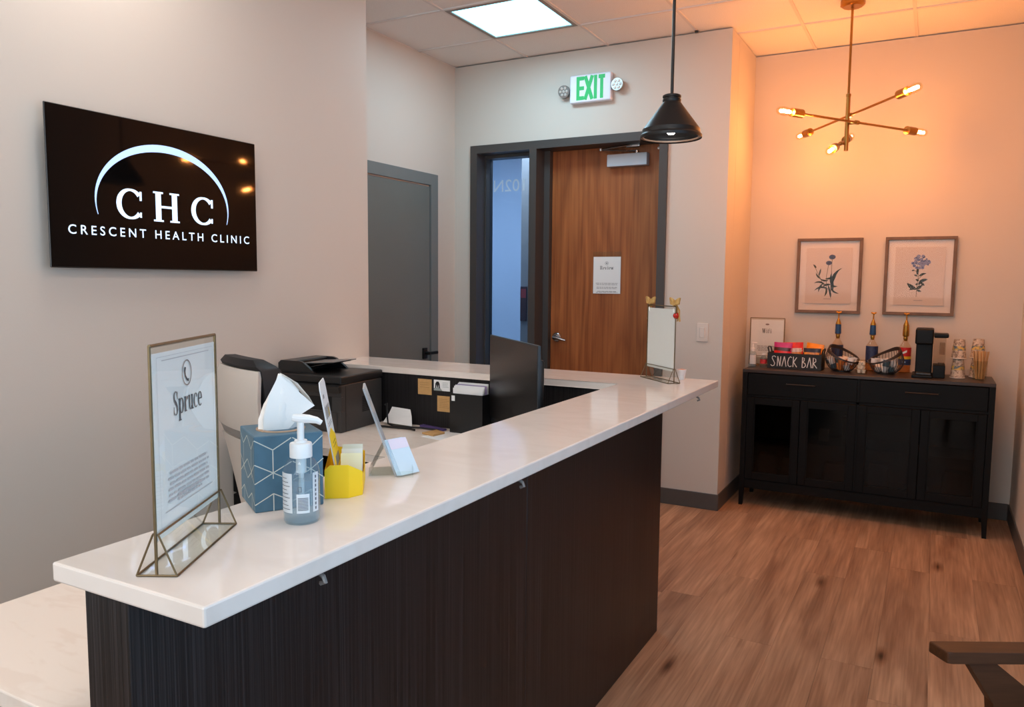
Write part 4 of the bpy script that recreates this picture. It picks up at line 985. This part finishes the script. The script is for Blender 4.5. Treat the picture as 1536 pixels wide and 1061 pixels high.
    pack('carton', 3.85, .38, B0, .11, .10, .17, bl, 'blue carton low behind the third cabinet door')
    pack('snack_packet', 4.29, .40, B0, .17, .12, .16, ol, 'olive packet behind the fourth cabinet door', True)
build_cabinet()

def bag(name, loc, rz, rx, w, h, mats, lab, ry=0):
    """pillow bag: crimped top and bottom, bands of colour"""
    t = thing(name, lab, 'snack bag', loc, rz, 'snack bags in the tray')
    X = Matrix.Rotation(rx, 4, 'X') @ Matrix.Rotation(ry, 4, 'Y')
    prof = [(0, .003), (.05, .004), (.2, .016), (.5, .024), (.8, .015), (.93, .004), (1, .003)]
    def surf(z0, z1, nm, m, lift):
        b = M(); b.x = X; n = 12; rs = []
        for i in range(7):
            u = z0+(z1-z0)*i/6
            for (a, da), (c, dc) in zip(prof, prof[1:]):
                if a <= u <= c+1e-9: d = da+(dc-da)*(u-a)/(c-a); break
            ww = w/2*(1-.06*math.sin(math.pi*u))
            rs.append([(ww*math.cos(2*math.pi*k/n), (d+lift)*math.sin(2*math.pi*k/n), u*h) for k in range(n)])
        b.rings(rs, lift == 0); return b.make(nm, m, t, 60)
    surf(0, 1, 'bag', mats[0], 0)
    for z0, z1, m, nm in mats[1:]: surf(z0, z1, nm, m, .0006)
def build_snacks():
    K = KZ+.0004
    # wifi sign
    t, p = sign_holder('sign_holder', 'gold framed Wifi sign leaning over the left end of the cabinet', (3.0915, .585, K), R(0), .231, .327, False, .05)
    b = M(); Y = -.0019; serif_word(b, 'Wifi', -.033, .03, .222, .032, Y, [1.25, .5, .6, .5], .14); b.make('heading', INK, p, 0)
    b = M(); b.disc(0, .283, .013, .006, Y); b.make('emblem', mat('ring_ink'), p, 0)
    b = M(); b.dashes(-.07, .07, [.13, .12, .11, .10], .004, Y, random.Random(5)); b.make('print', INKL, p, 0, 'stuff')
    # small bottles at the left end
    t = thing('hand_sanitizer', 'small clear pump bottle at the left end of the cabinet top', 'bottle', (3.035, .40, K), R(20))
    M().lathe([(0, 0), (.024, 0), (.0265, .004), (.0265, .085), (.022, .10), (.013, .108), (.0125, .113)], n=24, cap=False).make('bottle', clear('bottle_clear'), t)
    M().lathe([(0, .002), (.0245, .003), (.0245, .075), (0, .076)], n=24).make('gel', clear('gel_clear'), t)
    b = M(); b.rings([[(.0268*math.cos(R(a)), .0268*math.sin(R(a)), z) for a in range(-140, -30, 10)] for z in (.02, .082)], False, False); b.make('label', mat('label_white'), t)
    b = M(); b.lathe([(0, .107), (.015, .107), (.015, .127), (.009, .129), (.008, .133), (0, .133)], n=18); b.cyl((0, 0, .13), (0, 0, .158), .0048, n=8); b.tube([(-.008, 0, .165), (0, 0, .164), (.02, 0, .163), (.028, 0, .159)], [.005, .0065, .005, .004], 8); b.make('pump', WHITEPL, t)
    t = thing('small_bottle', 'little clear bottle with a red label beside the snack tray', 'bottle', (3.108, .40, K))
    M().lathe([(0, 0), (.021, 0), (.023, .004), (.023, .058), (.017, .072), (.010, .078), (.010, .084)], n=20, cap=False).make('bottle', clear('bottle_clear'), t)
    b = M(); b.rings([[(.0234*math.cos(R(a)), .0234*math.sin(R(a)), z) for a in range(0, 361, 15)] for z in (.026, .054)], False, False); b.make('label', mat('label_red', (200, 48, 52), .5, noise=.3, nscale=60), t)
    M().lathe([(0, .082), (.0125, .082), (.0125, .095), (0, .096)], n=16).make('cap', WHITEPL, t)
    # snack tray
    rz = R(-2); w, d, h = .172, .075, .105
    t = thing('snack_tray', 'black wooden tray lettered SNACK BAR holding snack bags', 'tray', (3.311, .445, K), rz)
    b = M(); blk = mat('tray_black', (26, 25, 24), .55, noise=.1, nscale=12)
    b.box(-w, w, -d, -d+.01, 0, h, .001, 1); b.box(-w, w, d-.01, d, 0, h, .001, 1); b.box(-w, -w+.01, -d+.01, d-.01, 0, h); b.box(w-.01, w, -d+.01, d-.01, 0, h); b.box(-w+.01, w-.01, -d+.01, d-.01, 0, .008)
    b.make('box', blk, t, 0)
    for sx in (-1, 1): M().tube([(sx*(w-.004), -.045, h-.002), (sx*(w+.004), -.045, h+.03), (sx*(w+.008), 0, h+.036), (sx*(w+.004), .045, h+.03), (sx*(w-.004), .045, h-.002)], .0045, 8).make('handle', BLACKM, t)
    G = {'S': [[(.92, .88), (.6, 1), (.25, .93), (.22, .75), (.5, .5), (.72, .28), (.6, .05), (.25, 0), (-.05, .12)]], 'N': [[(.12, 0), (.2, .98)], [(.2, .98), (.72, .02)], [(.72, .02), (.85, .98)]], 'A': [[(0, 0), (.5, 1)], [(.5, 1), (.92, 0)]],
         'C': [[(.95, .9), (.7, 1), (.35, .85), (.12, .45), (.25, .12), (.6, .0), (.95, .1)]], 'K': [[(.15, 0), (.2, 1)], [(.9, .95), (.25, .48)], [(.25, .48), (.95, 0)]], 'B': [[(.1, 0), (.12, 1), (.5, .9), (.5, .68), (.2, .52)], [(.2, .52), (.7, .4), (.82, .18), (.5, .02), (.1, 0)]], 'R': [[(.1, 0), (.15, 1), (.65, .88), (.7, .65), (.2, .45)], [(.2, .45), (.95, 0)]]}
    b = M(); x = -.147
    for ch in 'SNACK BAR':
        if ch == ' ': x += .026; continue
        ww = .030 if ch != 'S' else .034
        for st in G[ch]: b.ribbon([(x+u*ww, .016+v*.068) for u, v in st], .0052, -d-.0006)
        x += ww+.0035
    b.make('lettering', mat('chalk_white', (226, 222, 218), .6), t, 0, 'stuff')
    mg, rd, dr, yl, nv, og, sv = (mat('bag_'+n, c, .3, spec=.6, noise=nz, nscale=40) for n, c, nz in (('magenta', (200, 50, 130), .1), ('red', (226, 24, 22), .12), ('maroon', (70, 18, 22), .3), ('gold', (220, 140, 60), .5), ('navy', (22, 26, 52), .2), ('orange', (246, 150, 22), .08), ('silver', (214, 200, 196), .25)))
    bag('snack_bag', (3.225, .40, K+.0085), R(-2), R(-5), .12, .165, [mg, (.30, .66, rd, 'picture_band'), (.66, .80, dr, 'name_band')], 'magenta topped snack bag at the left of the tray', R(2))
    bag('snack_bag', (3.29, .445, K+.0085), R(3), R(-7), .14, .166, [rd, (.35, .60, yl, 'picture_band'), (.6, .76, sv, 'name_band')], 'bright red snack bag behind the magenta one', R(-3))
    bag('snack_bag', (3.415, .403, K+.0085), R(-3), R(-4), .11, .135, [nv, (.55, .80, yl, 'picture_band')], 'navy snack bag at the right of the tray')
    bag('snack_bag', (3.405, .462, K+.0125), R(-8), R(-8), .115, .16, [og], 'plain orange snack bag behind the navy one', R(7))
    # wire baskets
    def basket(loc, tilt_dir, lab):
        t = thing('wire_basket', lab, 'basket', loc)
        rb, rmid, H = .048, .103, .175
        def P(a, u):      # u 0 base .. 1 rim; the rim plane tilts
            ht = .115+.052*math.cos(a-tilt_dir)
            z = .006+u*ht; r = rb+(rmid-rb)*math.sin(min(1, z/.085)*math.pi/2)**.8
            if z > .085: r -= (z-.085)**1.5*1.15
            return Vector((r*math.cos(a), r*math.sin(a), z))
        rim = M(); n = 36; rs = []
        for i in range(n+1):
            a = 2*math.pi*i/n; p = P(a, 1); q = P(a, .86); o = Vector((math.cos(a), math.sin(a), 0))*.004
            rs.append([p+o, q+o, q-o, p-o])
        rim.rings(rs, False); rim.make('rim', mat('basket_bronze', (52, 40, 36), .5, noise=.1, nscale=30), t, 40)
        M().lathe([(rb-.004, .0), (rb+.005, .001), (rb+.005, .009), (rb-.004, .009)], n=28, cap=False).make('base_ring', BLACKM, t)
        M().lathe([(0, .0012), (rb, .0012), (rb, .004), (0, .004)], n=24).make('base_plate', BLACKM, t)
        wb = M()
        for k in range(34):
            a = 2*math.pi*k/34; wb.tube([P(a, i/7) for i in range(8)], .0017, 5)
        wb.make('wire_ribs', mat('basket_wire', (58, 48, 46), .4), t, 60, 'stuff')
        return t
    b1, b2 = Vector((3.598, .43, K)), Vector((3.858, .44, K))
    basket(b1, R(150), 'left wire basket, its rim dipping to the right'); basket(b2, R(30), 'right wire basket, its rim dipping to the left')
    # coffee pods in the baskets
    cols = [mat('pod_white', (226, 220, 214), .4), mat('pod_orange', (222, 128, 62), .4), mat('pod_teal', (78, 104, 112), .4)]; foil = mat('pod_foil', (214, 206, 200), .3, .3)
    rn = random.Random(11)
    for bi, bc in enumerate((b1, b2)):
        protos = []
        for c in (0, 1, 2):
            if bi == 1 and c == 1: continue
            nm = ['white', 'orange', 'teal'][c]
            t = thing('coffee_pod', '%s coffee pod in the %s wire basket' % (nm, ['left', 'right'][bi]), 'coffee pod', bc, 0, '%s pods in the %s basket' % (nm, ['left', 'right'][bi]))
            M().lathe([(0, 0), (.0165, 0), (.018, .002), (.0215, .036), (.0245, .037), (.0245, .039), (0, .039)], n=14).make('cup', cols[c], t)
            M().lathe([(0, .0391), (.0235, .0391), (.0235, .0398), (0, .0398)], n=14).make('foil_lid', foil, t)
            protos.append([t, False])
        spots = [(0, 0, .0045)]+[(.05*math.cos(a), .05*math.sin(a), .016) for a in [i*math.pi/3+.3 for i in range(6)]]+[(.073*math.cos(a), .073*math.sin(a), .052) for a in [i*math.pi/4 for i in range(8)]]+[(.024*math.cos(a), .024*math.sin(a), .052) for a in (.4, 2.5, 4.6)]
        for x, y, z in spots:
            if bi == 1 and z > .05 and rn.random() < .3: continue
            pr = rn.choice(protos) if bi == 0 else (protos[0] if rn.random() < .8 else protos[1])
            o = pr[0] if not pr[1] else dup(pr[0]); pr[1] = True
            o.location = bc+Vector((x, y, z)); o.rotation_euler = (rn.uniform(-.35, .35) if z > .01 else 0, rn.uniform(-.35, .35) if z > .01 else 0, rn.random()*6)
        for pr in protos:
            if not pr[1]: pr[0].location = bc+Vector((0, 0, .09)); pr[1] = True
    # creamer cups in a small clear jar
    t = thing('creamer_jar', 'small clear jar of white creamer cups between the wire baskets', 'jar', (3.723, .352, K))
    M().lathe([(0, 0), (.032, 0), (.034, .004), (.034, .088), (.0325, .09), (.0325, .005), (0, .004)], n=24, cap=False).make('glass', clear('jar_glass', (250, 246, 240)), t)
    c0 = None
    for k, (x, y, z) in enumerate([(-.017, -.012, .006), (.017, -.012, .006), (0, .018, .006), (-.017, .008, .031), (.016, .009, .031), (.001, -.018, .031), (.0, .01, .057), (-.014, -.014, .057), (.017, -.012, .058)]):
        if c0 is None:
            c0 = thing('creamer_cup', 'white creamer cup in the clear jar between the baskets', 'creamer', (0, 0, 0), 0, 'creamer cups in the jar')
            M().lathe([(0, 0), (.009, 0), (.0120, .018), (.0145, .0185), (.0145, .021), (0, .0215)], n=14).make('cup', mat('creamer_white', (244, 238, 230), .5), c0); o = c0
        else: o = dup(c0)
        o.location = (3.723+.78*x, .352+.78*y, K+z); o.rotation_euler = (.3*math.sin(k*2.1) if k > 2 else 0, .3*math.cos(k*1.7) if k > 2 else 0, k)
    # syrup bottles with pumps
    gold = mat('pump_gold', (186, 136, 58), .35, .85); bluec = mat('collar_blue', (28, 72, 118), .4)
    for k, (x, y) in enumerate(((3.553, .565), (3.764, .572), (3.958, .575))):
        t = thing('syrup_bottle', ['gold pump syrup bottle behind the left wire basket', 'gold pump syrup bottle between the baskets, blue collar', 'syrup bottle with a red label and an all gold pump'][k], 'bottle', (x, y, K), 0, 'syrup bottles at the back of the cabinet')
        M().lathe([(0, 0), (.035, 0), (.037, .005), (.037, .155), (.034, .17), (.018, .195), (.0135, .21)], n=24, cap=False).make('bottle', clear('syrup_glass', (250, 240, 228)), t)
        M().lathe([(0, .003), (.034, .004), (.034, .05), (0, .0505)], n=24).make('syrup', clear('syrup_gold', (240, 208, 164), .02, 1.3, .1), t)
        def band(z0, z1, m, nm, rr=.0376):
            b = M(); b.rings([[(rr*math.cos(R(a)), rr*math.sin(R(a)), z) for a in range(-170, -9, 8)] for z in (z0, z1)], False, False); return b.make(nm, m, t)
        if k < 2: band(.055, .165, mat('label_navy', (34, 48, 84), .5, noise=.5, nscale=40), 'label')
        else:
            band(.108, .165, mat('label_scarlet', (206, 30, 30), .5), 'upper_label'); band(.090, .108, mat('label_yellow', (246, 196, 40), .5), 'middle_label'); band(.052, .090, mat('label_navy'), 'lower_label')
            b = M(); b.rings([[(.0379*math.cos(R(a)), .0379*math.sin(R(a)), z+.00035*(a+90)) for a in range(-118, -62, 8)] for z in (.128, .142)], False, False); b.make('label_swash', PAPER, t, 32)
            b = M(); b.rings([[(.0379*math.cos(R(a)), .0379*math.sin(R(a)), z) for a in range(-108, -72, 6)] for z in (.066, .076)], False, False); b.make('label_panel', mat('label_pale', (150, 176, 204), .5), t)
        M().lathe([(.008, .205), (.0125, .215), (.0135, .225), (.012, .232), (.0155, .233), (.0165, .236), (.0165, .245)], n=18).make('neck_foil', gold, t)
        M().lathe([(0, .238), (.0185, .238), (.0195, .242), (.0175, .300), (0, .301)], n=20).make('collar', bluec if k < 2 else gold, t)
        p = M(); p.lathe([(.0175, .301), (.018, .304), (.0075, .334), (.005, .340)], n=16); p.cyl((0, 0, .335), (0, 0, .375), .0042, n=8)
        p.tube([(-.016, -.0, .384), (-.006, 0, .379), (0, 0, .376), (.006, 0, .379), (.016, -.0, .384)], [.0045, .006, .007, .006, .0045], 8); p.make('pump', gold, t)
    # coffee machine
    t = thing('coffee_machine', 'slim black single cup coffee machine with clear tank', 'coffee machine', (4.09, .42, K))
    mb = mat('machine_black', (8, 8, 8), .45, spec=.2)
    M().box(-.082, .03, -.12, .12, 0, .016, .004).make('drip_base', mb, t)
    M().box(-.066, .026, -.03, .10, .016, .21, .008).make('tower', mb, t)
    M().box(-.072, .028, -.11, .10, .205, .30, .010, 3).make('brew_head', mb, t)
    M().box(-.060, .024, -.105, -.035, .016, .03, .004).make('cup_tray', mat('tray_mesh', (40, 40, 40), .4), t)
    M().box(.031, .098, -.07, .09, 0, .078, .005).make('tank_base', mb, t)
    tk = M(); tk.box(.031, .096, -.06, .08, .079, .245, .004); tk.make('water_tank', clear('tank_clear', (240, 238, 234), .03), t)
    b = M(); b.box(.062, .092, -.02, .02, .14, .215, .003); b.cyl((.075, 0, .082), (.075, 0, .09), .018, n=14); b.make('tank_filter', clear('filter_clear', (226, 214, 202), .1, 1.3, .05), t)
    M().box(.0285, .108, -.07, .085, .247, .270, .006).make('tank_lid', mb, t)
    # paper cups
    prt = streaked('cup_print', (206, 190, 172), (128, 112, 100), (60, 60, 60), .6, .44, .62, .8); prt2 = mat('cup_paper', (232, 222, 210), .6)
    def cup(loc, lab, inv, z=0):
        t = thing('paper_cup', lab, 'cup', loc, rn.random()*6, 'patterned paper cups on the cabinet')
        pr = [(.041, 0), (.0425, .003), (.041, .006), (.0295, .116), (.0285, .119), (0, .119)] if inv else [(0, .004), (.027, .0), (.028, .002), (.0405, .112), (.042, .116), (.0405, .119), (.039, .116), (.027, .006), (0, .006)]
        M().lathe(pr, n=28, cap=False).make('cup', prt, t)
        if inv: M().lathe([(.0412, .0012), (.0432, .002), (.0432, .006), (.0408, .007)], n=28, cap=False).make('rim', prt2, t)
        M().lathe([(.0362, .052), (.0335, .078)] if inv else [(.0335, .055), (.0368, .08)], n=28, cap=False).make('print_band', streaked('cup_band', (214, 182, 96), (96, 116, 128), (40, 40, 40), .6, .45, .55), t)
        return t
    cup((4.257, .43, K), 'lower patterned paper cup of the upside down pair', True)
    cup((4.257, .43, K+.1195), 'upper patterned paper cup of the upside down pair', True)
    cup((4.362, .535, K), 'lower patterned paper cup behind the stir sticks', True)
    cup((4.362, .535, K+.1195), 'upper patterned paper cup behind the stir sticks', True)
    t = thing('glass_tumbler', 'clear glass tumbler packed with wooden stir sticks', 'glass', (4.372, .40, K))
    M().lathe([(0, 0), (.034, 0), (.036, .003), (.039, .115), (.0375, .115), (.0345, .006), (0, .005)], n=28, cap=False).make('tumbler', clear('tumbler_glass', (248, 246, 240)), t)
    st0 = None; wood = mat('stick_birch', (206, 164, 112), .6, noise=.08, nscale=30)
    for k in range(36):
        a = k*2.39996; r = .0285*math.sqrt((k+.5)/36)
        if st0 is None:
            st0 = M().box(-.0028, .0028, -.0007, .0007, 0, .168).make('stir_stick', wood, None, 0); tag(st0, 'wooden stir stick standing in the clear glass tumbler', 'stir stick', 'stir sticks in the tumbler'); o = st0
        else: o = st0.copy(); COL.objects.link(o)
        tw = rn.uniform(-.5, .5)
        p = Vector((4.372+r*.75*math.cos(a), .40+r*.75*math.sin(a), K+.0055)); q = Vector((4.372+r*1.6*math.cos(a+tw), .40+r*1.6*math.sin(a+tw), K+.172))
        o.rotation_mode = 'QUATERNION'; o.rotation_quaternion = (q-p).to_track_quat('Z', 'Y'); o.location = p
build_snacks()
